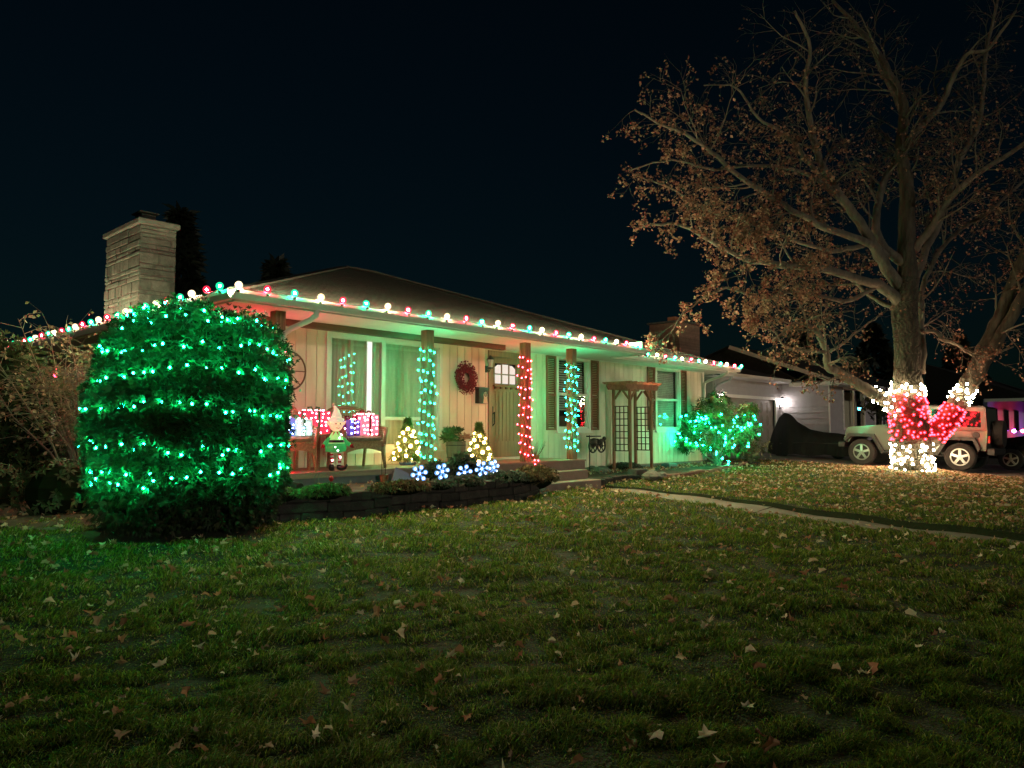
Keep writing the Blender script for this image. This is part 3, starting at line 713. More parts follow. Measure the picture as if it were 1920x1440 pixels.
# curtains hang inside the picture window
def curtain(xa, xb, fold, label, y=WY + .115):
    t = thing('curtain', ((xa + xb) / 2, y, 1.0), label, 'curtain', 'curtains in the picture window')
    n = int((xb - xa) / .012); V = []; 
    for i in range(n + 1):
        x = xa + (xb - xa) * i / n; yy = y + .028 * math.sin(x * fold) + .014 * math.sin(x * fold * 2.3 + 1)
        V += [(x, yy, .95), (x, yy * 1.0, 2.95)]
    b = MB().add(V, [(2 * i, 2 * i + 2, 2 * i + 3, 2 * i + 1) for i in range(n)]); b.build('cloth', X['curtain'], t, smooth=True)
    MB().tube([(xa, y, 2.955), (xb, y, 2.955)], .012, 6).build('rod', X['white'], t)
curtain(7.15, 8.09, 42, 'beige curtain drawn across the left pane of the picture window')
curtain(8.20, 9.75, 36, 'beige curtain drawn across the right pane of the picture window')
# shutters
for xa, xb in ((12.94, 13.28), (14.61, 14.93), (17.15, 17.52), (18.88, 19.2)):
    s_ = frame_bars(xa, xb, 1.28, 3.0 - .02, .05, WY - .04, WY - .002); s_.box((xa + .05, WY - .039, 2.06), (xb - .05, WY - .003, 2.12)).build
    so_ = s_.build('shutter', X['shutter'], house); lv = MB()
    for z in np.arange(1.345, 2.92, .042):
        if abs(z - 2.09) > .05: lv.add([(xa + .05, WY - .034, z), (xb - .05, WY - .034, z), (xb - .05, WY - .008, z + .036), (xa + .05, WY - .008, z + .036)], [(0, 1, 2, 3)])
    lv.build('louvers', X['shutter'], so_, kind='stuff')

# ------------------------------------------------------------------ strings of lights
def light_string(name, label, group, pts, meshes, wirem, wire_r=.006, wire_pts=None, rot=False, nrm=None):
    t = thing(name, pts[0], label, 'string lights', group)
    wp = wire_pts or pts
    MB().tube(wp, wire_r, 4, cap=False).build('wire', X[wirem], t)
    for i, (p, m) in enumerate(zip(pts, meshes)):
        e = (random.uniform(-.3, .3), random.uniform(-.25, .25), random.uniform(0, 6)) if rot else None
        if rot: p = (p[0] + random.uniform(-.03, .03) * (p[0] > 4.6), p[1] + random.uniform(-.03, .03) * (p[0] < 4.6), p[2] + random.uniform(-.006, .014))
        if nrm: e = (Vector(nrm[i]).normalized() + Vector((random.gauss(0, .12), random.gauss(0, .12), random.gauss(0, .12)))).to_track_quat('Z', 'Y').to_euler()
        inst('bulb', m, t, p, rot=e)
    return t
GR = 'large coloured bulbs along the roof edges'
seq = 'wrg'
pts = [(4.66 + .408 * i, 9.156, 3.13) for i in range(24)]
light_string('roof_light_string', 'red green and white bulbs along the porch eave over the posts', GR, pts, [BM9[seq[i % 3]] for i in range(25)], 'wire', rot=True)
pts = [(4.546, 9.45 + .40 * i, 3.13) for i in range(27)]
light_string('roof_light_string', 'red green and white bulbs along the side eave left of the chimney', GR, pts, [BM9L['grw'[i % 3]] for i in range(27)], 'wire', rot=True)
pts = [(15.05 + .425 * i, 10.056, 3.13) for i in range(15)]
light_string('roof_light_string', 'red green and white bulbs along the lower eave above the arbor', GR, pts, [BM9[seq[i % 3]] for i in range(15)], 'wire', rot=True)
def post_wrap(px, py, z0, z1, n, turns, key, label, wirem, tail=()):
    pts = []; wp = []
    for i in range(n):
        u = i / (n - 1); a = u * turns * 2 * PI; z = z1 + (z0 - z1) * u + random.uniform(-.035, .035)
        m = max(abs(math.cos(a)), abs(math.sin(a))); rr = .106 / m
        pts.append((px + rr * math.cos(a) + random.uniform(-.012, .012), py + rr * math.sin(a) + random.uniform(-.012, .012), z))
    for q in tail: pts.append(q)
    for i in range(len(pts) - 1):
        for f_ in (0, .5):
            p, q = Vector(pts[i]), Vector(pts[i + 1]); m = p.lerp(q, f_)
            v = Vector((m.x - px, m.y - py, 0)); mm = max(abs(v.x), abs(v.y))
            if mm < .092 and mm > 1e-3 and m.z > FL: m = Vector((px + v.x / mm * .093, py + v.y / mm * .093, m.z))
            wp.append(m)
    light_string('post_light_string', label, 'lights wound round the porch posts', pts, [BMM[key]] * len(pts), wirem, .004, wp, nrm=[(p[0] - px, p[1] - py, .02) for p in pts])
post_wrap(8.42, 9.75, .78, 2.76, 80, 11, 'g', 'green mini lights wound round the porch post before the picture window', 'wire')
post_wrap(10.95, 9.75, .74, 2.78, 80, 11, 'r', 'red mini lights wound round the porch post beside the front door', 'redwire', [(11.05, 9.6, .70), (11.1, 9.55, .69), (11.02, 9.56, .62)])
post_wrap(12.42, 9.75, .86, 2.72, 76, 11, 'g', 'green mini lights wound round the end porch post beside the shuttered window', 'wire')
pts = [(5.58 + .125 * math.cos(i * 1.3), 9.77 + .125 * math.sin(i * 1.3), .72 + .045 * i) for i in range(42)]
light_string('downspout_light_string', 'red mini lights round the post half hidden by the clipped bush', None, pts, [BMM['d']] * 42, 'redwire', .004)

# ------------------------------------------------------------------ clipped evergreen bush with green lights
BC = Vector((3.93, 8.70, 1.45)); 
def bush_r(th, ph):                                             # th azimuth, ph elevation -> radius factor of a rounded box
    e = .5
    c, s_ = abs(math.cos(ph)), abs(math.sin(ph))
    r = 1.0 / ((c / 1.08) ** 4.2 + (s_ / (1.22 if ph > 0 else 1.30)) ** 4.2) ** (1 / 4.2)
    return r * (1 + .05 * math.sin(3 * th + 2 * ph) + .035 * math.sin(7 * th - 5 * ph + 1) + .025 * math.sin(11 * th + 9 * ph) + .02 * math.sin(19 * th - 15 * ph) * math.sin(13 * ph + 2))
def bush_p(th, ph, k=1.0):
    r = bush_r(th, ph) * k
    return BC + Vector((r * math.cos(ph) * math.cos(th), r * math.cos(ph) * math.sin(th), r * math.sin(ph)))
bush = thing('evergreen_bush', (BC.x, BC.y, .1), 'big rounded clipped evergreen bush wound with green lights before the porch', 'bush')
cm = MB(); nth, nph = 28, 14; cv = []
for j in range(nph + 1):
    for i in range(nth): cv.append(bush_p(2 * PI * i / nth, -PI / 2 + PI * j / nph, .87))
cm.add(cv, [(j * nth + i, j * nth + (i + 1) % nth, (j + 1) * nth + (i + 1) % nth, (j + 1) * nth + i) for j in range(nph) for i in range(nth)])
cm.build('opaque_core', X['core'], bush)  # dark solid core added inside the foliage to block light
for a in range(3):
    MB().tube([(BC.x + .12 * math.cos(a * 2.1), BC.y + .12 * math.sin(a * 2.1), .0), (BC.x + .25 * math.cos(a * 2.1), BC.y + .25 * math.sin(a * 2.1), .6)], [.05, .035], 7).build('stem', X['bark'], bush)
def sprays(n, posf, size, tones, parent, name='foliage', off=(0, 0, 0), wid=.10, fan=5, mname='ever', out=1.0, upb=.35):
    """flat fans of narrow branchlets; posf(i) -> (point, outward normal)"""
    P = []; Nn = []
    for i in range(n):
        p, nn = posf(i); P.append(p); Nn.append(nn)
    P = np.array(P, dtype=float); Nn = np.array(Nn, dtype=float)
    d = Nn * out + rng.normal(0, .45, (n, 3)) + np.array([0, 0, upb]); d /= np.linalg.norm(d, axis=1)[:, None]
    s1 = np.cross(d, rng.normal(0, 1, (n, 3))); s1 /= np.linalg.norm(s1, axis=1)[:, None]
    sz = rng.uniform(.7, 1.3, n) * size
    V, Fq, Cc = [], [], []; base = 0
    ct = np.array(tones)[rng.integers(0, len(tones), n)] * rng.uniform(.65, 1.35, n)[:, None]
    for k in range(fan):
        a = (k - (fan - 1) / 2) / max(fan - 1, 1) * 1.7 + rng.normal(0, .12, n)
        bd = d * np.cos(a)[:, None] + s1 * np.sin(a)[:, None]; bs = s1 * np.cos(a)[:, None] - d * np.sin(a)[:, None]
        st = P + d * (sz * .45 * abs(k - (fan - 1) / 2) / fan)[:, None] * .4
        ln = sz * rng.uniform(.6, 1.1, n); w = sz * wid
        mid = st + bd * (ln * .5)[:, None]; tip = st + bd * ln[:, None] + np.array([0, 0, -.12]) * sz[:, None]
        W = np.stack([st, mid + bs * w[:, None], tip, mid - bs * w[:, None]], 1).reshape(-1, 3)
        V.append(W); i = np.arange(n) * 4 + base; Fq.append(np.stack([i, i + 1, i + 2, i + 3], 1)); base += 4 * n; Cc.append(np.repeat(ct, 4, axis=0))
    return npmesh(name, np.concatenate(V), Fq, X[mname], parent, 'stuff', np.concatenate(Cc), off=off)
EV = [[.009, .026, .006], [.006, .019, .005], [.014, .035, .009], [.024, .031, .009]]
def bpos(i):
    while True:
        z = random.uniform(-1, 1); th = random.uniform(0, 2 * PI); ph = math.asin(z)
        if random.random() < .25 and math.cos(th - math.atan2(-BC.y, -BC.x)) < 0: continue
        k = random.uniform(.84, 1.0) + (random.random() < .04) * random.uniform(0, .07); p = bush_p(th, ph, k)
        return p, ((p - BC).normalized())
sprays(21000, bpos, .070, EV, bush, 'foliage', WLOC[bush.name])
# the light string runs in level bands round the side that faces the street
cam_th = math.atan2(-BC.y, -BC.x); rows = [(1.08, 14), (.76, 22), (.45, 24), (.06, 26), (-.36, 26), (-.62, 24), (-.76, 8)]
ptsb = []
for ri, (zz, nb) in enumerate(rows):
    for i in range(nb):
        u = (i + .5) / nb; u = u if ri % 2 == 0 else 1 - u
        th = cam_th + (u - .5) * (3.6 if ri < 6 else 1.2) - (1.1 if ri == 6 else 0) + random.uniform(-.06, .06); z = zz + random.uniform(-.045, .045) + .045 * math.cos(u * 7 + ri * 1.3)
        lo, hi = -PI / 2, PI / 2
        for _ in range(22):
            m_ = (lo + hi) / 2
            if bush_r(th, m_) * math.sin(m_) < z: lo = m_
            else: hi = m_
        ptsb.append(tuple(bush_p(th, lo, 1.0 + random.uniform(-.07, .015))))
for i in range(16):                                             # top of the bush
    th = cam_th + random.uniform(-1.9, 1.9); ptsb.append(tuple(bush_p(th, random.uniform(.85, 1.25), 1.0)))
light_string('bush_light_string', 'green mini lights in level rows on the big clipped bush', None, ptsb[:299], [BMM['B']] * min(299, len(ptsb)), 'wire', .004)

# ------------------------------------------------------------------ retaining wall and front bed
rw = thing('retaining_wall', (7.4, 8.3, .05), 'low curved retaining wall of rough grey blocks before the porch', 'wall')
pth = [Vector((x, y, 0)) for x, y in FRONT]; seglen = [0]
for a, b in zip(pth, pth[1:]): seglen.append(seglen[-1] + (b - a).length)
def along(s):
    s = max(0, min(s, seglen[-1])); j = max(i for i in range(len(pth) - 1) if seglen[i] <= s)
    d = (pth[j + 1] - pth[j]); return pth[j] + d * ((s - seglen[j]) / d.length), math.atan2(d.y, d.x)
for c in range(3):
    s = -.15 * (c % 2)
    while s < seglen[-1] - .1:
        w = random.uniform(.26, .36); p, an = along(s + w / 2); z0 = float(g(p.x, p.y)) - .03 + c * .128; jit = random.uniform(-.012, .012)
        MB().box((p.x - w / 2 + .004, p.y - .02 + jit + c * .012, z0 + .002), (p.x + w / 2 - .004, p.y + .2, z0 + .126), rz=an + random.uniform(-.03, .03), piv=(p.x, p.y), bev=.014).build('block', X['block'], rw)
        s += w
nb = 40; V = []; xsb = np.linspace(3.95, 10.75, nb)
for x in xsb: V += [(x, float(wallY(x)) + .14, .45), (x, 9.64, .47)]
for i in range(nb): pass
MB().add(V, [(2 * i, 2 * i + 2, 2 * i + 3, 2 * i + 1) for i in range(nb - 1)]).build('planting_bed', X['soil'], kind='structure')
sheet('side_bed', np.arange(9.4, 20.2, .4), lambda y: np.linspace(2.5, 5.4, 8), lambda x, y: g(x, y) + .03 + .02 * np.sin(x * 7 + y * 5), X['soil'])
sheet('right_bed', np.linspace(0, 1, 8), lambda t: np.linspace(12.46, 21.2, 50), lambda x, t: .20 + .12 * t + .02 * np.sin(x * 5), X['soil'])
rb = bpy.data.objects['right_bed'].data
for v in rb.vertices:
    t = v.co.y; y0 = float(edgeY(v.co.x)) + .04; v.co.y = y0 + t * (10.95 - y0)
# ground cover spilling over the wall
def clump(name, c, rx, ry, rz_, n, tones, label, cat='plant', size=.045, group=None, upb=.5):
    t = thing(name, (c[0], c[1], c[2]), label, cat, group)
    MB().ball((c[0], c[1], c[2] - .01), 1, 10, 6, (rx * .85, ry * .85, rz_ * .8)).build('inner_mound', X['core'], t)
    def f(i):
        z = random.uniform(-.25, 1); th = random.uniform(0, 2 * PI); q = math.sqrt(max(0, 1 - z * z)); k = random.uniform(.82, 1.05) * (1 + .12 * math.sin(5 * th))
        d = Vector((q * math.cos(th), q * math.sin(th), z)); return Vector((c[0] + d.x * rx * k, c[1] + d.y * ry * k, c[2] + d.z * rz_ * k)), d
    sprays(n, f, size, tones, t, 'foliage', WLOC[t.name], wid=.13, upb=upb)
    return t
GC1 = [[.07, .12, .035], [.05, .09, .03], [.10, .14, .05]]; GC2 = [[.14, .11, .05], [.10, .085, .04], [.18, .14, .07]]; GC3 = [[.09, .12, .085], [.07, .10, .07], [.12, .14, .10]]
p = on(548, 932, 2, .47); clump('groundcover_plant', (5.55, 8.42, .47), .36, .16, .10, 1100, GC1, 'green mossy ground cover on the wall top nearest the bush')
clump('groundcover_plant', (6.75, 8.34, .46), .52, .16, .10, 1300, GC2, 'brown dry ground cover spilling over the middle of the wall')
clump('groundcover_plant', (8.05, 8.42, .47), .34, .2, .10, 900, GC3, 'grey green ground cover below the leftmost glowing snowflake')
clump('groundcover_plant', (9.05, 8.5, .47), .5, .2, .12, 1200, GC3, 'grey green ground cover before the pair of snowflakes')
clump('groundcover_plant', (10.05, 8.72, .42), .5, .28, .22, 1600, GC2, 'brownish mounded ground cover at the wall end beside the steps')

clump('groundcover_plant', (7.45, 8.32, .465), .30, .13, .07, 520, GC3, 'thin patch of ground cover on the wall under the slate slab', size=.04)
clump('groundcover_plant', (9.6, 8.50, .46), .34, .17, .10, 700, GC2, 'dry ground cover hanging over the wall below the small tree', size=.05)
clump('groundcover_plant', (4.95, 8.52, .46), .30, .14, .08, 500, GC1, 'dim green ground cover on the wall in the shade of the bush', size=.04)

# ------------------------------------------------------------------ edging and stones of the right bed
ed = thing('bed_edging', (13.4, 9.8, .15), 'short dark row of edging blocks right of the porch steps', 'edging', 'edging of the right hand bed')
def edge_row(t, ptsE, w0, h, m):
    P_ = [Vector(p) for p in ptsE]; L_ = [0]
    for a, b in zip(P_, P_[1:]): L_.append(L_[-1] + (b - a).length)
    s = 0
    while s < L_[-1]:
        w = random.uniform(w0 * .85, w0 * 1.15); j = max(i for i in range(len(P_) - 1) if L_[i] <= s); d = P_[j + 1] - P_[j]; p = P_[j] + d * ((s - L_[j]) / d.length); an = math.atan2(d.y, d.x); z = float(gl(p.x, p.y)) - .06
        MB().box((p.x - w / 2 + .006, p.y, z), (p.x + w / 2 - .006, p.y + .14, z + h), rz=an, piv=(p.x, p.y), bev=.02).build('block', X[m], t); s += w
edge_row(ed, E1, .3, .19, 'block')
ed2 = thing('bed_edging', (18, 10, .2), 'long low brick edging curving round the green lit shrub bed', 'edging', 'edging of the right hand bed')
edge_row(ed2, E2, .34, .15, 'edger')
def rock(c, r, label, m='rock', sq=.6):
    b = MB(); b.ball((0, 0, 0), 1, 9, 6); q = random.uniform(0, 9); b.v = [(x * r * (1 + .18 * math.sin(5 * x + 3 * y + q)), y * r * (1 + .18 * math.sin(4 * z + q)), z * r * sq * (1 + .15 * math.sin(6 * x + q))) for x, y, z in b.v]
    o = b.build('garden_rock', X[m]); o.location = c; prop(o, label, 'rock', 'stones in the flower beds')
q = on(1110, 882, 2, .32); rock((q.x, q.y, .33), .16, 'rounded rock in the bed against the step side')
q = on(1128, 884, 2, .32); rock((q.x, q.y, .33), .20, 'flat topped rock in the bed just right of the steps')
q = on(1222, 893, 2, .26); rock((q.x, q.y, .27), .20, 'grey rock in the gap between the two edging rows')
q = on(1240, 891, 2, .26); rock((q.x, q.y, .26), .13, 'smaller grey rock at the start of the brick edging')
q = on(1195, 889, 2, .28); o = MB().box((q.x - .22, q.y - .12, .22), (q.x + .22, q.y + .12, .40), bev=.02).build('garden_block', X['cap']); prop(o, 'pale square block on the bed edge below the arbor', 'block')
q = on(1255, 874, 2, .35); o = MB().box((q.x - .2, q.y - .12, .33), (q.x + .2, q.y + .12, .42), bev=.02).box((q.x - .15, q.y - .08, .42), (q.x + .15, q.y + .08, .43)).build('garden_dish', X['turq']); prop(o, 'small turquoise dish on the ground below the right window', 'dish')
q = on(752, 908, 2, .47); o = MB().prism([(-.16, 0), (.17, 0), (.12, .17), (-.07, .27)], -.025, .025).build('slate_slab', X['slate']); o.location = (q.x, q.y, .46); o.rotation_euler = (-.25, 0, -.4); prop(o, 'blue grey pointed slate slab leaning in the front bed', 'slab')
q = on(606, 922, 2, .47); rock((q.x, q.y, .50), .06, 'small reddish stone beside the wire ornament', 'terracotta', .9)
q = on(720, 905, 2, .47)
t = thing('bird_feeder_pole', (q.x, q.y, .45), 'slim twin poles with a small terracotta pot hooked below the porch edge', 'pole')
MB().tube([(q.x - .03, q.y + .02, .45), (q.x - .03, q.y + .02, 1.30)], .0035, 5).tube([(q.x + .04, q.y + .02, .45), (q.x + .04, q.y + .02, 1.12)], .0035, 5).build('pole', X['iron'], t)
MB().lathe([(.05, .47), (.07, .58), (.075, .59)], (q.x, q.y, 0), 10).build('pot', X['terracotta'], t)
q = on(590, 920, 2, .47)
t = thing('wire_ornament', (q.x, q.y, .45), 'thin wire loop stake with a small red bauble against the porch base', 'ornament')
MB().tube([(q.x, q.y, .45), (q.x + .0, q.y, .66), (q.x + .03, q.y, .70), (q.x + .16, q.y - .02, .70), (q.x + .24, q.y - .03, .66)], .005, 5).tube([(q.x + .06, q.y, .45), (q.x + .06, q.y, .69)], .004, 5).build('wire', X['whitewire'], t)
MB().ball((q.x + .24, q.y - .03, .62), .033, 10, 8, (1, 1, 1.2)).build('bauble', X['red'], t, smooth=True)

# ------------------------------------------------------------------ porch furniture
def chair(loc, w, rz, label):
    t = thing('wicker_armchair', loc, label, 'armchair', 'wicker chairs on the porch', rz)
    h, d = .44, .60; W = w / 2                                  # local: front towards -y
    st = MB(); st.box((-W + .03, -d / 2, h - .12), (W - .03, d / 2, h), bev=.02); ap = [(-W, h - .12)] 
    st.build('seat', X['wicker'], t, local=True)
    a = MB(); n = 10; ptsA = [(-W + .03 + (w - .06) * i / n, h - .12 - .07 * abs((i - n / 2) / (n / 2)) ** 2) for i in range(n + 1)]
    a.prism([(x, h - .10) for x, z in (ptsA[0], ptsA[-1])][:1] + [(W - .03, h - .10)] + ptsA[::-1], -d / 2 - .015, -d / 2 + .02); a.build('apron', X['wicker'], t, local=True)
    MB().box((-W + .07, -d / 2 + .0, h + .002), (W - .07, d / 2 - .06, h + .085), bev=.03).build('cushion', X['cushion'], t, local=True)
    bk = MB(); nn = 14; top = lambda u: .90 + .10 * math.sqrt(max(0, 1 - (u * 1.02) ** 2)) if abs(u) < .98 else .90
    rail = [((W - .02) * (2 * i / nn - 1), d / 2 + .05, top(2 * i / nn - 1)) for i in range(nn + 1)]
    fr = MB().tube([(-W + .02, d / 2, h)] + rail + [(W - .02, d / 2, h)], .028, 7).build('back_frame', X['wicker'], t, smooth=True, local=True)
    for i in range(1, int(w / .035)):                           # open weave of the back
        x = -W + i * .035; u = x / (W - .02)
        if abs(u) < .97: bk.beam((x, d / 2 + .01, h), (x, d / 2 + .05, top(u)), .011, .008, up=(0, 1, 0))
    z = h + .05
    while z < .97:
        hw = W - .03 if z < .9 else (W - .03) * math.sqrt(max(0, 1 - ((z - .9) / .1) ** 2))
        bk.beam((-hw, d / 2 + .015 + .05 * (z - h) / .5 * .6, z), (hw, d / 2 + .015 + .05 * (z - h) / .5 * .6, z), .008, .014); z += .034
    bk.build('back_weave', X['wicker'], t, local=True, kind='stuff')
    for s_ in (-1, 1):
        MB().tube([(s_ * (W - .01), d / 2, .80), (s_ * (W + .02), .05, .68), (s_ * (W + .02), -d / 2 - .0, .64), (s_ * (W - .01), -d / 2 - .02, .56), (s_ * (W - .03), -d / 2, h - .05)], .028, 7).build('armrest', X['wicker'], t, smooth=True, local=True)
        pw = MB(); y = -d / 2 + .05
        while y < d / 2: 
            pw.beam((s_ * (W - .02), y, h), (s_ * (W + .015), y, .66 + .1 * max(0, y)), .010, .008, up=(0, 1, 0)); y += .035
        for z in np.arange(h + .03, .66, .034): pw.beam((s_ * (W - .005), -d / 2 + .02, z), (s_ * (W - .005), d / 2, z), .008, .014)
        pw.build('arm_weave', X['wicker'], t, local=True, kind='stuff')
        MB().tube([(s_ * (W - .035), -d / 2 + .02, h - .06), (s_ * (W - .04), -d / 2 + .01, .22), (s_ * (W - .02), -d / 2 - .03, 0)], [.034, .03, .024], 8).build('leg', X['wicker'], t, smooth=True, local=True)
        MB().tube([(s_ * (W - .05), d / 2 - .03, h - .06), (s_ * (W - .05), d / 2 + .04, 0)], [.03, .024], 8).build('leg', X['wicker'], t, smooth=True, local=True)
    return t
chair((6.02, 10.12, FL), .60, -.10, 'wicker armchair nearest the bush with blue and silver lit gifts on it')
chair((7.30, 10.22, FL), .76, -.12, 'wider wicker armchair under the window with red and purple lit gifts')
t = thing('side_table', (6.62, 10.42, FL), 'small wicker side table between the two armchairs', 'table')
MB().box((6.40, 10.2, FL + .52), (6.86, 10.62, FL + .56), bev=.01).build('tabletop', X['wicker'], t)
for sx, sy in ((6.43, 10.23), (6.83, 10.23), (6.43, 10.59), (6.83, 10.59)): MB().box((sx - .02, sy - .02, FL), (sx + .02, sy + .02, FL + .52)).build('leg', X['wicker'], t)
def gift(c, s, m, rib, keys, label, n=16, rz=0):
    t = thing('gift_box', c, label, 'gift box', 'lit gift boxes on the porch', rz)
    w, d, h = s
    MB().box((-w / 2, -d / 2, 0), (w / 2, d / 2, h), bev=.012).build('box', X[m], t, local=True)
    MB().box((-.018, -d / 2 - .004, 0.002), (.018, d / 2 + .004, h + .004)).box((-w / 2 - .004, -.018, .003), (w / 2 + .004, .018, h + .005)).build('ribbon', X[rib], t, local=True)
    b = MB()
    for sg in (-1, 1): b.tube([(0, 0, h), (sg * .05, 0, h + .06), (sg * .1, .01, h + .055), (sg * .09, 0, h + .015), (0, 0, h + .004)], [.006, .016, .018, .014, .006], 6)
    b.build('bow', X[rib], t, smooth=True, local=True)
    cells = []
    for f, k in (('f', .52), ('l', .2), ('t', .28)):
        m_ = max(2, int(n * k)); cx_n = max(1, int(math.sqrt(m_ * 1.1))); 
        for q_ in range(m_): cells.append((f, ((q_ % cx_n) + .5) / cx_n - .5 + random.uniform(-.07, .07), ((q_ // cx_n) + .5) / math.ceil(m_ / cx_n) + random.uniform(-.06, .06)))
    for f, u, v in cells:
        u *= .92
        p = {'f': (u * w, -d / 2 - .008, v * h), 'l': (-w / 2 - .008, u * d, v * h), 't': (u * w, (v - .5) * d * .9, h + .008)}[f]
        o = bpy.data.objects.new('bulb', BMM[random.choice(keys)]); col.objects.link(o); o.parent = t; o.location = p
    return t
zc = FL + .53
gift((5.86, 10.02, zc), (.22, .26, .27), 'gblue', 'ribbon', 'bbc', 'blue lit gift box on the left end of the nearest armchair', 20)
gift((6.13, 10.02, zc), (.27, .26, .25), 'gwhite', 'gribbon', 'cccb', 'silver lit gift box beside the blue one on the armchair', 26)
gift((6.60, 10.38, FL + .562), (.42, .30, .36), 'gred', 'gribbon', 'pq', 'large red lit gift box on the side table behind the elf', 40)
gift((7.09, 10.08, zc), (.20, .24, .25), 'gpurple', 'ribbon', 'bbp', 'purple lit gift box on the wider armchair', 18)
gift((7.38, 10.08, zc), (.34, .26, .34), 'gpink', 'ribbon', 'pppq', 'tall pink lit gift box filling the wider armchair', 40)
gift((5.72, 10.5, FL), (.26, .2, .62), 'gred', 'ribbon', 'qp', 'tall dark red gift box standing behind the nearest armchair', 16)

# elf figure
ep = on(638, 878, 2, FL)
elf = thing('elf_figure', (6.62, 9.79, FL), 'light up cloth elf in green tunic and striped stockings between the chairs', 'figure', rz=-.25)
Z = lambda *p: p
for s_ in (-1, 1):
    lg = MB()
    for k in range(7):
        lg.cur = k % 2; lg.lathe([(.026, .09 + k * .028), (.028, .118 + k * .028)], (s_ * .062, 0, 0), 10)
    lg.build('leg', [X['stripew'], X['red']], elf, smooth=False, local=True)
    MB().tube([(s_ * .055, .02, .085), (s_ * .06, .01, .045), (s_ * .08, -.05, .035), (s_ * .115, -.10, .045), (s_ * .135, -.125, .085), (s_ * .125, -.125, .105)], [.032, .045, .045, .03, .016, .006], 9).build('boot', X['boot'], elf, smooth=True, local=True)
    MB().tube([(s_ * .10, 0, .49), (s_ * .16, -.01, .43), (s_ * .20, -.05, .39)], [.035, .036, .034], 9).build('sleeve', X['elfgreen'], elf, smooth=True, local=True)
    hd = MB().ball((s_ * .225, -.075, .375), .03, 8, 6)
    for k in range(4): hd.tube([(s_ * .235, -.085 + .013 * k, .37), (s_ * (.262 - .004 * k), -.095 + .013 * k, .352 - .003 * k)], [.009, .007], 5)
    hd.tube([(s_ * .222, -.10, .385), (s_ * .232, -.125, .40)], [.010, .007], 5); hd.build('mitten', X['red'], elf, smooth=True, local=True)
    MB().tube([(s_ * .085, 0, .70), (s_ * .125, .0, .725), (s_ * .16, .01, .76)], [.03, .024, .004], 6).build('ear', X['skin'], elf, smooth=True, local=True)
    MB().ball((s_ * .036, -.093, .715), .011, 8, 6).build('eye', X['boot'], elf, smooth=True, local=True)
MB().lathe([(.05, .275), (.145, .29), (.165, .35), (.145, .41), (.10, .44)], n=14).build('bloomers', X['elfgreen'], elf, smooth=True, local=True)
MB().lathe([(.145, .40), (.118, .45), (.10, .52), (.07, .575), (.05, .60)], n=14).build('tunic', X['elflime'], elf, smooth=True, local=True)
MB().lathe([(.128, .425), (.133, .43), (.124, .465), (.118, .468)], n=14).build('belt', X['boot'], elf, local=True)
cl = MB()
for k in range(8):
    a = k * PI / 4; cl.add([(.05 * math.cos(a - .35), .05 * math.sin(a - .35), .60), (.05 * math.cos(a + .35), .05 * math.sin(a + .35), .60), (.125 * math.cos(a), .125 * math.sin(a), .53)], [(0, 1, 2)])
cl.build('collar', X['red'], elf, local=True)
MB().ball((0, 0, .70), .105, 14, 10, (1, .9, 1)).build('head', X['skin'], elf, smooth=True, local=True)
MB().ball((0, -.1, .69), .018, 8, 6).build('nose', X['skin'], elf, smooth=True, local=True)
MB().tube([(-.03, -.094, .655), (0, -.1, .645), (.03, -.094, .655)], .005, 5).build('mouth', X['red'], elf, local=True)
MB().torus((0, 0, .775), .088, .034, 'z', 18, 8).build('hat_brim', X['hatcloth'], elf, smooth=True, local=True)
MB().tube([(0, 0, .78), (.005, 0, .85), (.0, 0, .92), (-.02, 0, .97), (-.04, 0, 1.0)], [.09, .07, .042, .022, .008], 10).build('hat', X['hatcloth'], elf, smooth=True, local=True)
MB().ball((-.045, 0, 1.01), .024, 8, 6).build('hat_bell', X['cream'], elf, smooth=True, local=True)
for p, k in (((.05, -.13, .33), 'c'), ((-.06, -.14, .36), 'c'), ((-.02, -.15, .31), 'c'), ((.07, -.05, .55), 'c'), ((.02, -.11, .50), 'c'), ((.062, -.032, .2), 'p'), ((-.062, -.032, .16), 'p'), ((.09, -.08, .05), 'c'), ((0, -.05, .86), 'c')):
    o = bpy.data.objects.new('bulb', BMM[k]); col.objects.link(o); o.parent = elf; o.location = p

# mini Christmas trees with globe bulbs
def mini_tree(c, h, r, label, pot, nb):
    t = thing('mini_christmas_tree', c, label, 'christmas tree', 'small lit trees in front of the porch')
    MB().tube([(0, 0, .0), (0, 0, h)], [.02, .006], 6).build('trunk', X['bark'], t, local=True)
    tones = [[.12, .15, .035], [.08, .12, .03], [.17, .18, .05]]
    def f(i):
        u = random.random() ** 1.4; z = u * h * .97; rr = r * max(0, 1 - u * 1.12) ** .85 * random.uniform(.35, 1.08) + .018; th = random.uniform(0, 2 * PI)
        return (rr * math.cos(th), rr * math.sin(th), z + .04), (math.cos(th), math.sin(th), .5)
    sprays(1500, f, .07, tones, t, 'foliage', wid=.07, mname='needle')
    for i in range(nb):
        u = (i + .3) / nb; u = u ** 1.1 * .74; th = i * 2.4 + .6; rr = r * (1 - u * 1.12) ** .85 + .01
        o = bpy.data.objects.new('bulb', BMM['y']); col.objects.link(o); o.parent = t; o.location = (rr * math.cos(th), rr * math.sin(th), .06 + u * h)
    if pot: MB().lathe([(.10, -.22), (.14, -.02), (.155, -.015), (.155, .02), (.13, .02), (.12, -.01)], n=16).build('pot', X['pot'], t, smooth=False, local=True)
    return t
q = on(764, 893, 2, .47); mini_tree((q.x, q.y, .70), .76, .27, 'small lit Christmas tree in a blue pot nearest the armchairs', True, 26)
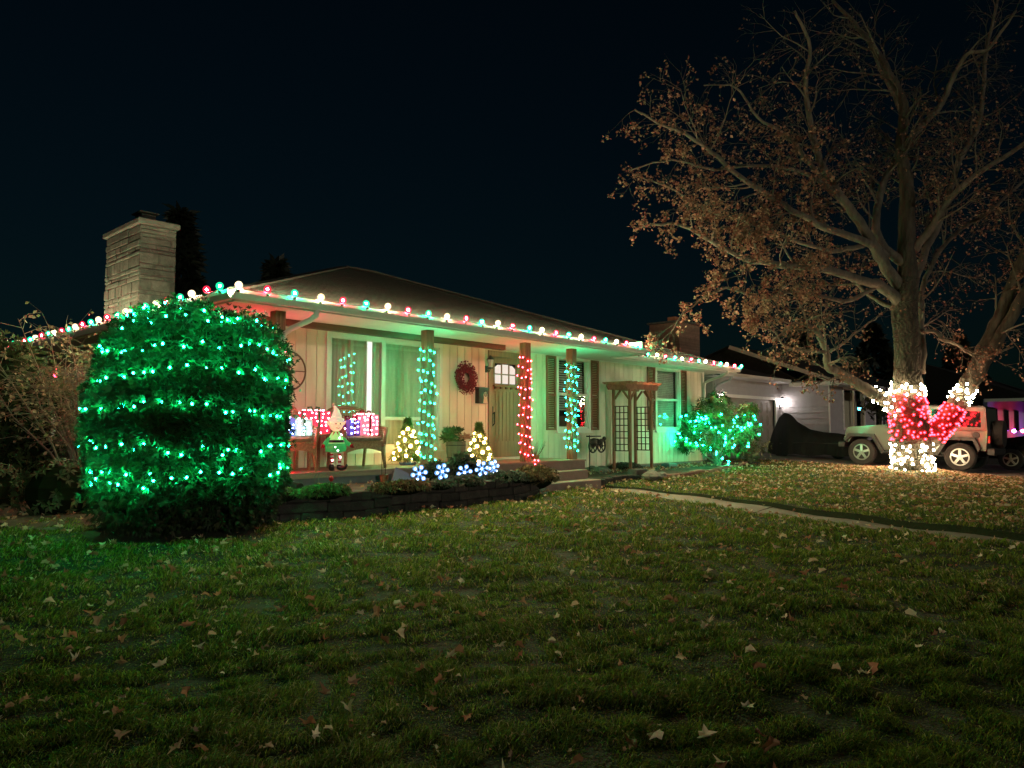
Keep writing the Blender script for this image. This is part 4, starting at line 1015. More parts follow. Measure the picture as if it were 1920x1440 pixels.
q = on(898, 868, 1, 9.2); mini_tree((q.x, q.y, .62), .76, .25, 'small lit Christmas tree before the planter and front door', True, 28)
# planter by the door
t = thing('barrel_planter', (9.75, 10.45, FL), 'dark barrel planter with green and dried pink plants beside the door', 'planter')
MB().lathe([(.15, FL), (.185, FL + .2), (.19, FL + .40), (.17, FL + .40)], (9.75, 10.45, 0), 14).build('barrel', X['barrel'], t)
MB().torus((9.75, 10.45, FL + .1), .172, .008, 'z', 18, 5).torus((9.75, 10.45, FL + .33), .19, .008, 'z', 18, 5).build('hoop', X['iron'], t)
def pf(i): th = random.uniform(0, 6.28); return (9.68 + random.uniform(-.18, .12), 10.45 + random.uniform(-.12, .12), FL + random.uniform(.38, .62)), (math.cos(th), math.sin(th), .7)
sprays(260, pf, .11, [[.04, .10, .03], [.06, .12, .04], [.09, .12, .05]], t, 'leaves', WLOC[t.name], wid=.10, upb=.9)
for i in range(44):
    th = random.uniform(0, 6.28); p0 = Vector((9.80 + random.uniform(-.08, .08), 10.33 + random.uniform(-.07, .05), FL + .46)); o_ = Vector((math.cos(th), math.sin(th), random.uniform(-.1, 1.0))).normalized()
    p1 = p0 + o_ * random.uniform(.12, .26) - Vector((0, .03, .02)); s_ = o_.cross(Vector((0, 0, 1))).normalized() * .034; m_ = (p0 + p1) / 2 + Vector((0, 0, .02))
    MB().add([p0, m_ + s_, p1, m_ - s_], [(0, 1, 2, 3)]).build('dried_leaf', X['pinkleaf'], t)
clump('garden_shrub', (8.85, 9.25, .62), .30, .24, .26, 700, [[.05, .08, .04], [.08, .09, .06]], 'low dark leafy plant behind the glowing snowflakes', size=.06)
clump('garden_shrub', (8.15, 9.2, .55), .2, .18, .22, 420, [[.04, .09, .04], [.06, .08, .05]], 'small leafy plant at the foot of the green lit post', size=.05)
t = thing('dry_twig_plant', (12.05, 10.45, FL), 'dry upright twigs standing by the wall between the lit posts', 'plant')
for i in range(26):
    th = random.uniform(0, 6.28); a = random.uniform(.04, .16)
    MB().tube([(12.05, 10.45, FL), (12.05 + a * math.cos(th), 10.45 + a * math.sin(th), FL + .16), (12.05 + 1.7 * a * math.cos(th), 10.45 + 1.7 * a * math.sin(th), FL + random.uniform(.25, .40))], [.006, .004, .002], 4).build('twig', X['twig'], t)
MB().lathe([(.08, FL), (.10, FL + .08)], (12.05, 10.45, 0), 10).build('pot', X['terracotta'], t)
# snowflake stakes
def snowflake(p, label, rz):
    t = thing('snowflake_stake', (p.x, p.y, .45), label, 'snowflake light', 'glowing snowflake stakes in the front bed', rz)
    hz = p.z - .45; r = .122
    MB().tube([(0, 0, -.03), (0, 0, hz - .05)], .006, 5).build('stake', X['whitewire'], t, local=True)
    for k in range(6):
        a = k * PI / 3 + .2; u = Vector((math.cos(a), 0, math.sin(a))); v = Vector((-math.sin(a), 0, math.cos(a))); c = Vector((0, 0, hz))
        prof = [(.012, .009), (.065, .010), (.078, .026), (.10, .034), (.124, .029), (.142, .0)]
        top = [c + u * (s_ * r / .13) + v * w_ for s_, w_ in prof] + [c + u * (s_ * r / .13) - v * w_ for s_, w_ in reversed(prof[:-1])]
        n = len(top); vs_ = [q + Vector((0, -.012, 0)) for q in top] + [q + Vector((0, .012, 0)) for q in top]
        arm = MB().add(vs_, [tuple(range(n))[::-1], tuple(range(n, 2 * n))] + [(i, (i + 1) % n, (i + 1) % n + n, i + n) for i in range(n)]).build('arm', X['flake'], t, local=True)
        MB().ball(tuple(c + u * .094 + Vector((0, -.016, 0))), .017, 6, 5).build('diode', X['flakelit'], t, local=True)
    MB().ball((0, -.012, hz), .018, 8, 6).build('hub', X['flakelit'], t, local=True)
for (px, py, Y, lb, rz) in ((786, 888, 8.62, 'leftmost blue white snowflake beside the blue pot', -.5), (829, 884, 8.68, 'second blue white snowflake from the blue pot', -.2), (871, 886, 8.66, 'third blue white snowflake before the dark leafy plant', -.6), (904, 879, 8.72, 'snowflake forming a close pair, on the planter side', -1.15), (925, 876, 8.78, 'snowflake nearest the porch steps, of the close pair', -.05)):
    snowflake(atx(px, py, Y), lb, rz)

# wall pieces: wreath, mailbox, wheel
t = thing('berry_wreath', (10.36, WY - .06, 2.33), 'dark red berry wreath on the wall left of the front door', 'wreath')
MB().torus((10.36, WY - .05, 2.33), .19, .045, 'y', 28, 8).build('ring', X['twig'], t)
bb = MB()
for i in range(900):
    a = random.uniform(0, 2 * PI); rr = .20 + max(-.1, min(.11, random.gauss(0, .055))); bb.ball((10.36 + rr * math.cos(a), WY - .07 - random.uniform(0, .06), 2.33 + rr * math.sin(a) * 1.1), random.uniform(.010, .017), 5, 4)
bb.build('berries', X['berry'], t, kind='stuff')
tw = MB()
for i in range(90):
    a = random.uniform(0, 2 * PI); tw.tube([(10.36 + .2 * math.cos(a), WY - .08, 2.33 + .2 * math.sin(a)), (10.36 + random.uniform(.22, .32) * math.cos(a + .3), WY - .09 - random.uniform(0, .04), 2.33 + random.uniform(.22, .34) * math.sin(a + .3))], .003, 4)
tw.build('sprigs', X['twig'], t, kind='stuff')
t = thing('mailbox', (10.83, WY - .06, 2.0), 'black wall mailbox with a pale emblem plate beside the door', 'mailbox')
MB().prism([(10.70, 1.83), (10.96, 1.83), (10.96, 2.13), (10.70, 2.13)], WY - .11, WY - .003).build('box', X['black'], t)
MB().prism([(WY - .135, 2.132), (WY - .003, 2.132), (WY - .003, 2.17), (WY - .135, 2.15)], 10.685, 10.975, 'x').build('lid', X['black'], t)
MB().prism([(10.82, 1.835), (10.955, 1.835), (10.935, 1.95), (10.945, 2.02), (10.90, 2.07), (10.85, 2.05), (10.83, 2.0), (10.845, 1.94)], WY - .116, WY - .111).build('plate', X['paper'], t)
MB().torus((10.89, WY - .118, 2.01), .038, .006, 'y', 18, 5).torus((10.89, WY - .118, 2.01), .018, .005, 'y', 12, 5).build('emblem', X['black'], t)
MB().box((10.98, WY - .03, 1.94), (11.01, WY - .003, 2.05)).build('doorbell', X['black'], house)
t = thing('wheel_wall_art', (6.42, WY - .04, 2.25), 'round dark metal wheel hung on the wall beside the bush', 'wall art')
MB().torus((6.42, WY - .03, 2.25), .32, .016, 'y', 30, 6).torus((6.42, WY - .03, 2.25), .07, .012, 'y', 16, 6).build('rim', X['beam'], t)
for k in range(8): MB().tube([(6.42 + .07 * math.cos(k * PI / 4), WY - .03, 2.25 + .07 * math.sin(k * PI / 4)), (6.42 + .31 * math.cos(k * PI / 4), WY - .03, 2.25 + .31 * math.sin(k * PI / 4))], .009, 5).build('spoke', X['beam'], t)

# arbor
t = thing('arbor', (15.65, 10.4, .3), 'brown wooden garden arbor with lattice sides against the house wall', 'arbor')
for px in (15.2, 16.15):
    for py in (10.15, 10.62): MB().box((px - .03, py - .03, .28), (px + .03, py + .03, 2.28), bev=.004).build('post', X['arbor'], t)
    lat = thing
    for k in range(4):
        y = 10.15 + .055 + k * (.47 - .11) / 3; MB().box((px - .008, y - .011, .78), (px + .008, y + .011, 1.86)).build('lattice_slat', X['lattice'], t)
    for k in range(8):
        z = .78 + k * 1.08 / 7; MB().box((px - .0125, 10.18, z - .011), (px - .0085, 10.59, z + .011)).build('lattice_slat', X['lattice'], t)
    for py, s_ in ((10.15, 1),):
        MB().beam((px + (.03 if px < 15.5 else -.03), py, 2.02), (px + (.25 if px < 15.5 else -.25), py, 2.27), .035, .045, up=(0, 1, 0)).build('brace', X['arbor'], t)
        MB().beam((px, 10.18, 2.04), (px, 10.36, 2.26), .035, .045).build('brace', X['arbor'], t)
        MB().beam((px, 10.59, 2.04), (px, 10.41, 2.26), .035, .045).build('brace', X['arbor'], t)
for y in (10.10, 10.645): MB().prism([(14.95, 2.34), (15.02, 2.27), (16.33, 2.27), (16.40, 2.34), (16.40, 2.40), (14.95, 2.40)], y - .02, y + .02).build('beam', X['arbor'], t)
for k in range(7): xk = 15.0 + k * .225; MB().prism([(9.95, 2.43), (10.0, 2.402), (10.74, 2.402), (10.8, 2.43), (10.8, 2.46), (9.95, 2.46)], xk - .018, xk + .018, 'x').build('rafter', X['arbor'], t)
# iron ornament on a stake
q = atx(1118, 832, 10.45)
t = thing('iron_ornament', (q.x, q.y, .3), 'black wrought iron garden ornament with scroll wheels left of the arbor', 'ornament')
b = MB().tube([(q.x - .26, q.y, .3), (q.x - .26, q.y, q.z + .2)], .012, 6); b.build('stake', X['iron'], t)
MB().box((q.x - .32, q.y - .05, q.z + .16), (q.x + .12, q.y + .05, q.z + .19)).build('shelf', X['iron'], t)
for cx2, r in ((q.x - .13, .15), (q.x + .2, .15)):
    b = MB().torus((cx2, q.y, q.z - .05), r, .020, 'y', 22, 6).torus((cx2, q.y, q.z - .05), .045, .02, 'y', 12, 6)
    for k in range(6): b.tube([(cx2, q.y, q.z - .05), (cx2 + r * math.cos(k * PI / 3), q.y, q.z - .05 + r * math.sin(k * PI / 3))], .012, 5)
    b.build('wheel', X['iron'], t)
b = MB(); sp_ = []
for i in range(30): a = i * .45; sp_.append((q.x + .02 + (.02 + .006 * i) * math.cos(a), q.y - .02, q.z + .04 + (.012 + .0035 * i) * math.sin(a)))
b.tube(sp_, .012, 5); b.tube([(q.x - .26, q.y, q.z + .1), (q.x - .05, q.y, q.z + .12), (q.x + .15, q.y, q.z + .06), (q.x + .32, q.y, q.z + .1), (q.x + .36, q.y, q.z + .02)], .014, 6); b.build('scrollwork', X['iron'], t)
MB().ball((q.x + .32, q.y, q.z + .12), .06, 8, 6, (1.3, .5, .9)).ball((q.x + .16, q.y, q.z + .03), .09, 8, 6, (1.3, .4, .9)).ball((q.x - .10, q.y, q.z + .03), .12, 10, 7, (1.2, .4, .9)).build('figure', X['iron'], t, smooth=True)
# ferns and bed plants
def fern(c, n, ln, tones, label):
    t = thing('fern', c, label, 'fern')
    for i in range(n):
        th = 2 * PI * i / n + random.uniform(-.2, .2); l_ = ln * random.uniform(.7, 1.1); V = []; F = []; d = Vector((math.cos(th), math.sin(th), 0)); s_ = Vector((-d.y, d.x, 0)); K = 8
        for k in range(K):
            u = k / (K - 1); p = Vector(c) + d * (l_ * u) + Vector((0, 0, l_ * (1.1 * u - 1.0 * u * u))); w = l_ * .16 * (1 - u) ** .7 + .004
            for sg in (-1, 1):
                b_ = len(V); V += [p, p + s_ * sg * w + d * (.03), p + d * (.022) + s_ * sg * .003]; F.append((b_, b_ + 1, b_ + 2))
        MB().add(V, F).build('frond', X['fernm'], t)
X['fernm'] = mat('fern green', (.12, .17, .04), (.08, .12, .03), 9, .7, vary=.3)
q = on(1205, 870, 2, .34); fern((q.x, q.y - .1, .34), 14, .42, None, 'yellow green fern at the foot of the arbor')
q = on(1160, 878, 2, .32); clump('garden_plant', (q.x, q.y - .2, .34), .5, .25, .1, 700, GC3, 'low greyish plants beside the steps before the arbor', size=.06)

# ------------------------------------------------------------------ green lit shrub at the house corner
sb = thing('broadleaf_shrub', (19.35, 10.05, .28), 'broad leaved shrub lit green at the right corner of the house', 'shrub')
SC = Vector((19.35, 10.05, .28)); lobes = [(-.55, .0, 1.25, .45), (.0, .1, 1.50, .60), (.50, -.1, 1.25, .55), (-.25, -.25, .85, .5), (.35, -.2, .8, .5), (.75, .1, 1.05, .45), (-.75, -.1, .75, .38), (.10, .1, 1.85, .30), (.85, .05, 1.55, .28)]
for i in range(11):
    l_ = lobes[i % 9]; e = SC + RT * (l_[0] + random.uniform(-.15, .15)) + FW * l_[1] + Vector((0, 0, l_[2]))
    MB().tube([SC + Vector((random.uniform(-.1, .1), random.uniform(-.1, .1), 0)), SC.lerp(e, .5) + Vector((random.uniform(-.1, .1), 0, -.08)), e], [.026, .018, .008], 6).build('branch', X['twig'], sb)
def whorl_leaves(n, parent, loc_fn, ln, tones, mname, wd=.16, per=7, name='leaves'):
    V, F, Cc = [], [], []
    for i in range(n):
        c, out = loc_fn(i); out = Vector(out).normalized(); u = out.orthogonal().normalized(); w = out.cross(u); tone = np.array(random.choice(tones)) * random.uniform(.7, 1.3)
        for k in range(per):
            a = 2 * PI * k / per + random.uniform(-.3, .3); d = (u * math.cos(a) + w * math.sin(a) + out * random.uniform(-.1, .7) + Vector((0, 0, -.25))).normalized(); l_ = ln * random.uniform(.7, 1.15)
            s_ = d.cross(out).normalized() * (l_ * wd); m_ = Vector(c) + d * (l_ * .5) + out * .01; e = Vector(c) + d * l_ + Vector((0, 0, -.1 * l_)); b = len(V)
            V += [Vector(c), m_ + s_, e, m_ - s_, m_ - out * .006]; F += [(b, b + 1, b + 4), (b + 1, b + 2, b + 4), (b + 2, b + 3, b + 4), (b + 3, b, b + 4)]; Cc += [tone] * 5
    return npmesh(name, np.array([tuple(v) for v in V]), [np.array(F)], X[mname], parent, 'stuff', np.array(Cc), off=WLOC[parent.name])
def sl(i):
    l_ = lobes[i % 9] if random.random() < .9 else lobes[1]
    d = Vector((random.gauss(0, 1), random.gauss(0, 1), random.gauss(0, 1))).normalized(); c = SC + RT * l_[0] * 1.1 + FW * l_[1] + Vector((0, 0, l_[2])) + d * l_[3] * random.uniform(.55, 1.0)
    if c.z < .45: c.z = .45 + random.uniform(0, .3)
    return c, (d + Vector((0, 0, .8)))
whorl_leaves(900, sb, sl, .135, [[.045, .10, .025], [.06, .13, .03], [.035, .08, .02]], 'ever')
sp_ = []
for i in range(96):
    l_ = lobes[(i * 5) % 9]; 
    th = YAW + PI + random.uniform(-1.5, 1.5); ph = random.uniform(-.6, .7); d = Vector((math.cos(th) * math.cos(ph), math.sin(th) * math.cos(ph), math.sin(ph))); p = SC + RT * l_[0] * 1.1 + FW * l_[1] + Vector((0, 0, l_[2])) + d * l_[3] * random.uniform(.85, 1.03)
    if .5 < p.z < 1.75: sp_.append((p.x, p.y, p.z))
sp_.sort(key=lambda p: (round(p[2] * 4), p[0])); q = on(1352, 876, 2, .32)
for i in range(9): sp_.append(tuple(SC - FW * (.42 + .02 * i) + RT * (-.40 + .075 * i + (.05 if i % 2 else -.04)) + Vector((0, 0, .62 - .065 * i + random.uniform(-.03, .03)))))
light_string('shrub_light_string', 'green lights draped over the broad leaved shrub by the corner', None, sp_, [BMM['G']] * len(sp_), 'wire', .004)
s2 = thing('twiggy_shrub', (21.2, 9.9, .3), 'sparse brownish twiggy shrub right of the green lit one', 'shrub')
for i in range(24):
    th = random.uniform(0, 6.28); a = random.uniform(.15, .55); MB().tube([(21.2, 9.9, .3), (21.2 + a * .6 * math.cos(th), 9.9 + a * .6 * math.sin(th), .6), (21.2 + a * math.cos(th), 9.9 + a * math.sin(th), random.uniform(.75, 1.15))], [.012, .008, .003], 5).build('stem', X['twig'], s2)
def s2l(i): th = random.uniform(0, 6.28); a = random.uniform(.1, .6); return Vector((21.2 + a * math.cos(th), 9.9 + a * math.sin(th), random.uniform(.45, 1.1))), Vector((math.cos(th), math.sin(th), .6))
whorl_leaves(110, s2, s2l, .11, [[.10, .09, .035], [.07, .08, .03]], 'ever', per=5)

# ------------------------------------------------------------------ left shrubs
ls = thing('bare_shrub', (4.05, 12.8, .15), 'leggy half bare shrub with brown leaves beside the left house wall', 'shrub')
SB = Vector((4.05, 12.8, .15)); tips = []
stem_mb = []
for i in range(16):
    th = random.uniform(0, 6.28); a = random.uniform(.3, 1.15); e = SB + Vector((a * math.cos(th) - .35, a * math.sin(th) + .1, random.uniform(1.7, 2.85))); m1 = SB.lerp(e, .35) + Vector((random.uniform(-.1, .1), random.uniform(-.1, .1), .15))
    pts = [SB + Vector((random.uniform(-.12, .12), random.uniform(-.12, .12), 0)), m1, SB.lerp(e, .7) + Vector((random.uniform(-.12, .12), random.uniform(-.12, .12), .05)), e]
    MB().tube(pts, [.022, .016, .010, .004], 6).build('stem', X['twig'], ls); tips.append(pts)
tm = MB(); lp = []
for i in range(420):
    pts = random.choice(tips); u = random.uniform(.35, 1) * 3; j = min(int(u), 2); p = pts[j].lerp(pts[j + 1], u - j); th = random.uniform(0, 6.28)
    d = Vector((math.cos(th), math.sin(th), random.uniform(-.2, 1.0))).normalized(); l_ = random.uniform(.25, .75); q1 = p + d * l_ * .5 + Vector((0, 0, .03)); q2 = p + d * l_ + Vector((random.uniform(-.08, .08), 0, -.02))
    tm.tube([p, q1, q2], [.005, .0035, .002], 4, cap=False)
    for k in range(4):
        lp.append(tuple(p.lerp(q2, random.uniform(.3, 1)) + Vector((random.uniform(-.05, .05), random.uniform(-.05, .05), random.uniform(-.06, .02)))))
tm.build('twigs', X['twig'], ls, kind='stuff')
lp = np.array(lp); leaf_cloud('leaves', lp, rng.uniform(.02, .042, len(lp)), ls, 1.0, off=WLOC[ls.name], simple=True, tones=np.array([[.26, .20, .13], [.20, .16, .10], [.32, .27, .18], [.12, .14, .06]]))
lo_ = thing('evergreen_shrub', (3.2, 14.8, .15), 'dark evergreen shrub behind the leggy shrub at the left edge', 'shrub')
MB().ball((3.2, 14.8, 1.4), 1, 14, 9, (1.05, 1.05, 1.3)).build('opaque_core', X['core'], lo_)
def f3(i):
    d = Vector((random.gauss(0, 1), random.gauss(0, 1), random.gauss(0, 1))).normalized(); k = random.uniform(.9, 1.08); return Vector((3.2 + d.x * 1.15 * k, 14.8 + d.y * 1.15 * k, 1.4 + d.z * 1.4 * k)), d
sprays(3000, f3, .13, [[.035, .055, .016], [.05, .07, .02], [.025, .04, .012]], lo_, 'foliage', WLOC[lo_.name])
for (c, r, lb) in (((3.35, 11.4, .45), .55, 'low dark broad leaved shrub under the leggy shrub'), ((2.75, 12.9, .4), .6, 'low dark broad leaved shrub at the left picture edge'), ):
    t = thing('low_shrub', (c[0], c[1], .15), lb, 'shrub', 'low shrubs left of the bush')
    MB().ball(c, 1, 10, 7, (r * .8, r * .8, .36)).build('opaque_core', X['core'], t)
    def f4(i): d = Vector((random.gauss(0, 1), random.gauss(0, 1), random.gauss(.2, 1))).normalized(); return Vector((c[0] + d.x * r, c[1] + d.y * r, max(.2, c[2] + d.z * .45))), d
    whorl_leaves(150, t, f4, .10, [[.03, .05, .016], [.045, .06, .025]], 'ever', .22, 5)
q = dep(100, 800, 11.4)
o = MB(); sp_ = []
for i in range(70): a = i * .7; sp_.append((q.x + .026 * math.cos(a), q.y + .026 * math.sin(a), q.z + .20 - .006 * i))
o.tube(sp_, .008, 5); oo = o.build('spiral_ornament', X['icicle'], smooth=True); prop(oo, 'pale twisted spiral ornament hanging from the leggy shrub', 'ornament')
q = dep(105, 703, 11.4); oo = MB().ball((q.x, q.y, q.z), .035, 10, 8).tube([(q.x, q.y, q.z + .03), (q.x, q.y, q.z + .12)], .002, 4).build('red_light', MINI['o'], smooth=True); prop(oo, 'single red light glowing in the leggy left shrub', 'light')

# ------------------------------------------------------------------ big maple
DT = 19.9
tree = thing('maple_tree', (TREE[0], TREE[1], .2), 'big old maple with a heart of lights on its trunk and brown leaves', 'tree')
def L3(pl, d0=0, d1=0):
    n = len(pl); return [dep(x, y, DT + d0 + (d1 - d0) * (i / (n - 1)) ** 1.2) for i, (x, y) in enumerate(pl)]
def smooth_path(pts, k=4, jit=0):
    P_ = [pts[0]] + pts + [pts[-1]]; out = []
    for i in range(1, len(P_) - 2):
        for j in range(k):
            t_ = j / k; a, b, c, d = P_[i - 1], P_[i], P_[i + 1], P_[i + 2]
            out.append(.5 * ((2 * b) + (c - a) * t_ + (2 * a - 5 * b + 4 * c - d) * t_ * t_ + (3 * b - a - 3 * c + d) * t_ ** 3) + Vector((random.uniform(-jit, jit), random.uniform(-jit, jit), random.uniform(-jit, jit))))
    out.append(pts[-1]); return out
def barky(path, rad, n, amp):
    """a limb with ridged bark: the tube's rings pushed in and out"""
    fine = smooth_path(path, 5); m = len(fine); rf_ = np.interp(np.linspace(0, 1, m), np.linspace(0, 1, len(path)), rad)
    b = MB().tube(fine, list(rf_), n); vs_ = []
    for k, v in enumerate(b.v):
        i = min(k // n, m - 1); c = fine[i]; d = Vector(v) - c; th = 2 * PI * (k % n) / n; zz = i * .35
        rg = abs(math.sin(th * 7.5 + 1.3 * math.sin(zz * .9 + th * 2) + .8 * math.sin(zz * 2.1))) ** .7 - .5 + .5 * (random.random() - .5) + .5 * math.sin(th * 3 + zz * .2) * .6
        vs_.append(tuple(c + d * (1 + amp * rg)))
    b.v = vs_; return b
LIMB = []                                                       # (path, r0, r1, bare)
def limb(pl, r0, r1, d0=0, d1=0, leafy=1.0, n=9, jit=.02, name='limb', kids=True):
    r0, r1 = r0 * (.85 if r0 > .24 else .74), r1 * .75
    p = smooth_path(L3(pl, d0, d1), 5, jit); m = len(p); rr = [r0 + (r1 - r0) * (i / (m - 1)) ** .8 for i in range(m)]
    (barky(p, rr, 30, .06) if r0 > .2 else MB().tube(p, rr, n)).build(name, X['bark' if r0 > .2 else 'litlimbbark'], tree, smooth=r0 <= .2)
    if kids: LIMB.append((p, rr, leafy))
    return p
tp = smooth_path(L3([(1712, 905), (1711, 880), (1710, 840), (1708, 800), (1702, 765), (1702, 720), (1700, 650), (1697, 600), (1698, 555), (1702, 520)]), 5, .01)
mt = len(tp); trad = []
for i, p in enumerate(tp):
    y = proj(p)[1]; trad.append(float(np.interp(y, [500, 560, 650, 720, 780, 830, 870, 905], [.25, .30, .305, .33, .44, .45, .46, .50])))
barky(tp, trad, 60, .11).build('trunk', X['bark'], tree, smooth=False)
limb([(1726, 838), (1764, 800), (1797, 752), (1822, 706), (1850, 645), (1880, 580), (1920, 480), (1965, 380), (1990, 250)], .34, .12, 0, -.6, .5, 12)
limb([(1796, 756), (1826, 714), (1868, 642), (1922, 550), (1985, 460), (2040, 380)], .25, .10, -.1, -1.2, .5, 10)
limb([(1690, 775), (1655, 748), (1601, 715), (1570, 697), (1553, 688), (1549, 660), (1535, 628), (1513, 609), (1490, 606), (1450, 640)], .24, .05, 0, -.9, 1.0, 10)
limb([(1548, 660), (1520, 658), (1495, 655), (1470, 647), (1452, 622), (1410, 610)], .07, .02, -.6, -1.2, .9, 7)
limb([(1556, 660), (1585, 640), (1620, 612), (1650, 592)], .06, .02, -.6, -.2, .9, 7)
limb([(1702, 525), (1700, 440), (1700, 350), (1690, 280), (1695, 200), (1660, 125), (1625, 70), (1560, 0)], .30, .05, 0, .8, .3, 11)
limb([(1690, 285), (1720, 245), (1765, 195), (1790, 140), (1815, 100), (1855, 90), (1905, 20)], .15, .04, .2, -.8, .3, 8)
limb([(1690, 570), (1650, 535), (1630, 530), (1560, 508), (1470, 497), (1400, 485), (1330, 450), (1270, 420), (1200, 425)], .22, .03, 0, -2.8, 1.0, 9)
limb([(1692, 545), (1655, 490), (1620, 430), (1570, 360), (1537, 300), (1520, 240), (1510, 150), (1520, 90), (1490, 20)], .24, .04, 0, -1.5, .5, 10)
limb([(1660, 480), (1625, 455), (1550, 428), (1470, 385), (1400, 340), (1335, 285), (1285, 252), (1235, 232), (1190, 205)], .16, .025, 0, -3.4, 1.0, 9)
limb([(1700, 500), (1650, 455), (1645, 390), (1665, 325), (1688, 285), (1690, 215), (1650, 130), (1620, 60)], .19, .04, 0, 1.2, .4, 9)
limb([(1712, 470), (1745, 430), (1775, 380), (1825, 332), (1920, 270), (1990, 220)], .17, .05, 0, -1.0, .5, 9)
limb([(1712, 540), (1735, 470), (1760, 420), (1800, 300), (1835, 230), (1850, 100), (1870, 0)], .16, .05, .3, 1.5, .4, 9)
limb([(1728, 700), (1730, 640), (1727, 600), (1735, 520), (1790, 440), (1850, 400), (1930, 330)], .14, .05, .1, 1.6, .6, 9)
limb([(1727, 622), (1752, 621), (1768, 637), (1800, 650), (1815, 662), (1850, 668), (1900, 650)], .085, .03, 0, -.9, .8, 8)
limb([(1625, 458), (1560, 470), (1500, 455), (1420, 420), (1340, 400), (1250, 350), (1195, 330)], .10, .02, -.2, -1.0, 1.0, 8)
limb([(1590, 390), (1520, 330), (1430, 310), (1340, 318), (1260, 300), (1180, 320)], .09, .02, -.4, -2.5, 1.0, 8)
limb([(1560, 360), (1480, 260), (1420, 220), (1380, 165), (1320, 160)], .085, .02, -.6, -2.0, .7, 8)
limb([(1640, 540), (1580, 565), (1500, 545), (1430, 560), (1360, 540), (1290, 580), (1260, 620)], .09, .02, -.3, -3.0, 1.2, 8)
limb([(1680, 580), (1640, 560), (1590, 520), (1530, 500), (1470, 540), (1420, 580)], .10, .02, .2, 2.5, 1.1, 8)
twm = MB(); LP = []; brn = []
def grow(p0, d, ln, r, lvl, leafy):
    seg = 4 if lvl < 3 else 3; p = Vector(p0); d = d.normalized(); path = [p.copy()]
    for i in range(seg):
        droop = -.10 if lvl >= 2 else .04
        d = (d + Vector((random.gauss(0, .2), random.gauss(0, .2), random.gauss(0, .16) + droop))).normalized(); p = p + d * (ln / seg); path.append(p.copy())
    rr = [r * (1 - .75 * i / seg) for i in range(seg + 1)]
    if lvl <= 1: brn.append((path, rr))
    else: twm.tube(path, rr, 4 if lvl == 2 else 3, cap=False)
    if lvl < 3:
        for k in range({0: 6, 1: 6, 2: 4}[lvl]):
            u = random.uniform(.25, 1) * seg; j = min(int(u), seg - 1); q = path[j].lerp(path[j + 1], u - j)
            dd = (path[j + 1] - path[j]).normalized(); s_ = dd.orthogonal().normalized(); s_.rotate(Quaternion(dd, random.uniform(0, 6.28)))
            grow(q, dd * random.uniform(.4, .9) + s_ * random.uniform(.5, .9), ln * random.uniform(.42, .68), r * .5, lvl + 1, leafy)
    else:
        px_, py_ = proj(p); dens = leafy * float(np.interp(py_, [0, 150, 260, 420, 560, 700], [.06, .30, .75, .95, 1.1, 1.1]))
        if px_ > 1560: dens *= .5
        if 1440 < px_ < 1700 and py_ > 560: dens *= .38
        if px_ < 1450 and 400 < py_ < 620: dens *= 1.5
        nl = np.random.poisson(11.5 * dens)
        for k in range(nl): LP.append(tuple(path[-1].lerp(path[-2], random.random()) + Vector((random.gauss(0, .05), random.gauss(0, .05), random.gauss(-.05, .05)))))
np.random.seed(3)
for path, rr, leafy in LIMB:
    m = len(path); length = sum((path[i + 1] - path[i]).length for i in range(m - 1)); nk = int(length / .42); lo_u = .52 if rr[0] > .2 and path[0].z < 3.2 else .22; nk = int(nk * (1 - lo_u) / .78)
    for k in range(nk):
        u = (lo_u + (1 - lo_u) * (k + random.random()) / nk) * (m - 1); j = min(int(u), m - 2); q = path[j].lerp(path[j + 1], u - j); dd = (path[j + 1] - path[j]).normalized()
        s_ = dd.orthogonal().normalized(); s_.rotate(Quaternion(dd, random.uniform(0, 6.28))); lv = 1 if rr[j] > .045 else 2
        grow(q, dd * .7 + s_ * .8, random.uniform(.8, 1.7) if lv == 1 else random.uniform(.5, .9), min(rr[j] * .4, .035), lv, leafy)
for path, rr in brn[:290]: MB().tube(path, rr, 5, cap=False).build('branch', X['litlimbbark'], tree, smooth=True)
for path, rr in brn[290:]: twm.tube(path, rr, 4, cap=False)
twm.build('twigs', X['bark'], tree, kind='stuff')
LP = np.array(LP); TT = np.array([[.215, .115, .076], [.16, .08, .052], [.31, .185, .13], [.115, .057, .037]])
order = np.argsort((LP[:, 0] * FW.x + LP[:, 1] * FW.y)); nearL = order[:280]; restL = order[280:]
X['treeleaf'] = mat('tree leaf', (.20, .105, .07), (.13, .065, .042), 30, .7, vary=.35, spec=.25)
TLM = [bpy.data.meshes.new('tree leaf') for _ in range(3)]
for i, me in enumerate(TLM): me.from_pydata(LEAFG[i][0].tolist(), [], LEAFG[i][1].tolist()); me.materials.append(X['treeleaf'])
for i in nearL:
    s = rng.uniform(.036, .056); inst('leaf', TLM[i % 3], tree, LP[i], (rng.normal(0, 1.1), rng.normal(0, 1.1), rng.uniform(0, 6.28)), s)
leaf_cloud('leaves', LP[restL], rng.uniform(.022, .050, len(restL)), tree, 1.1, off=WLOC[tree.name], simple=True, tones=TT)
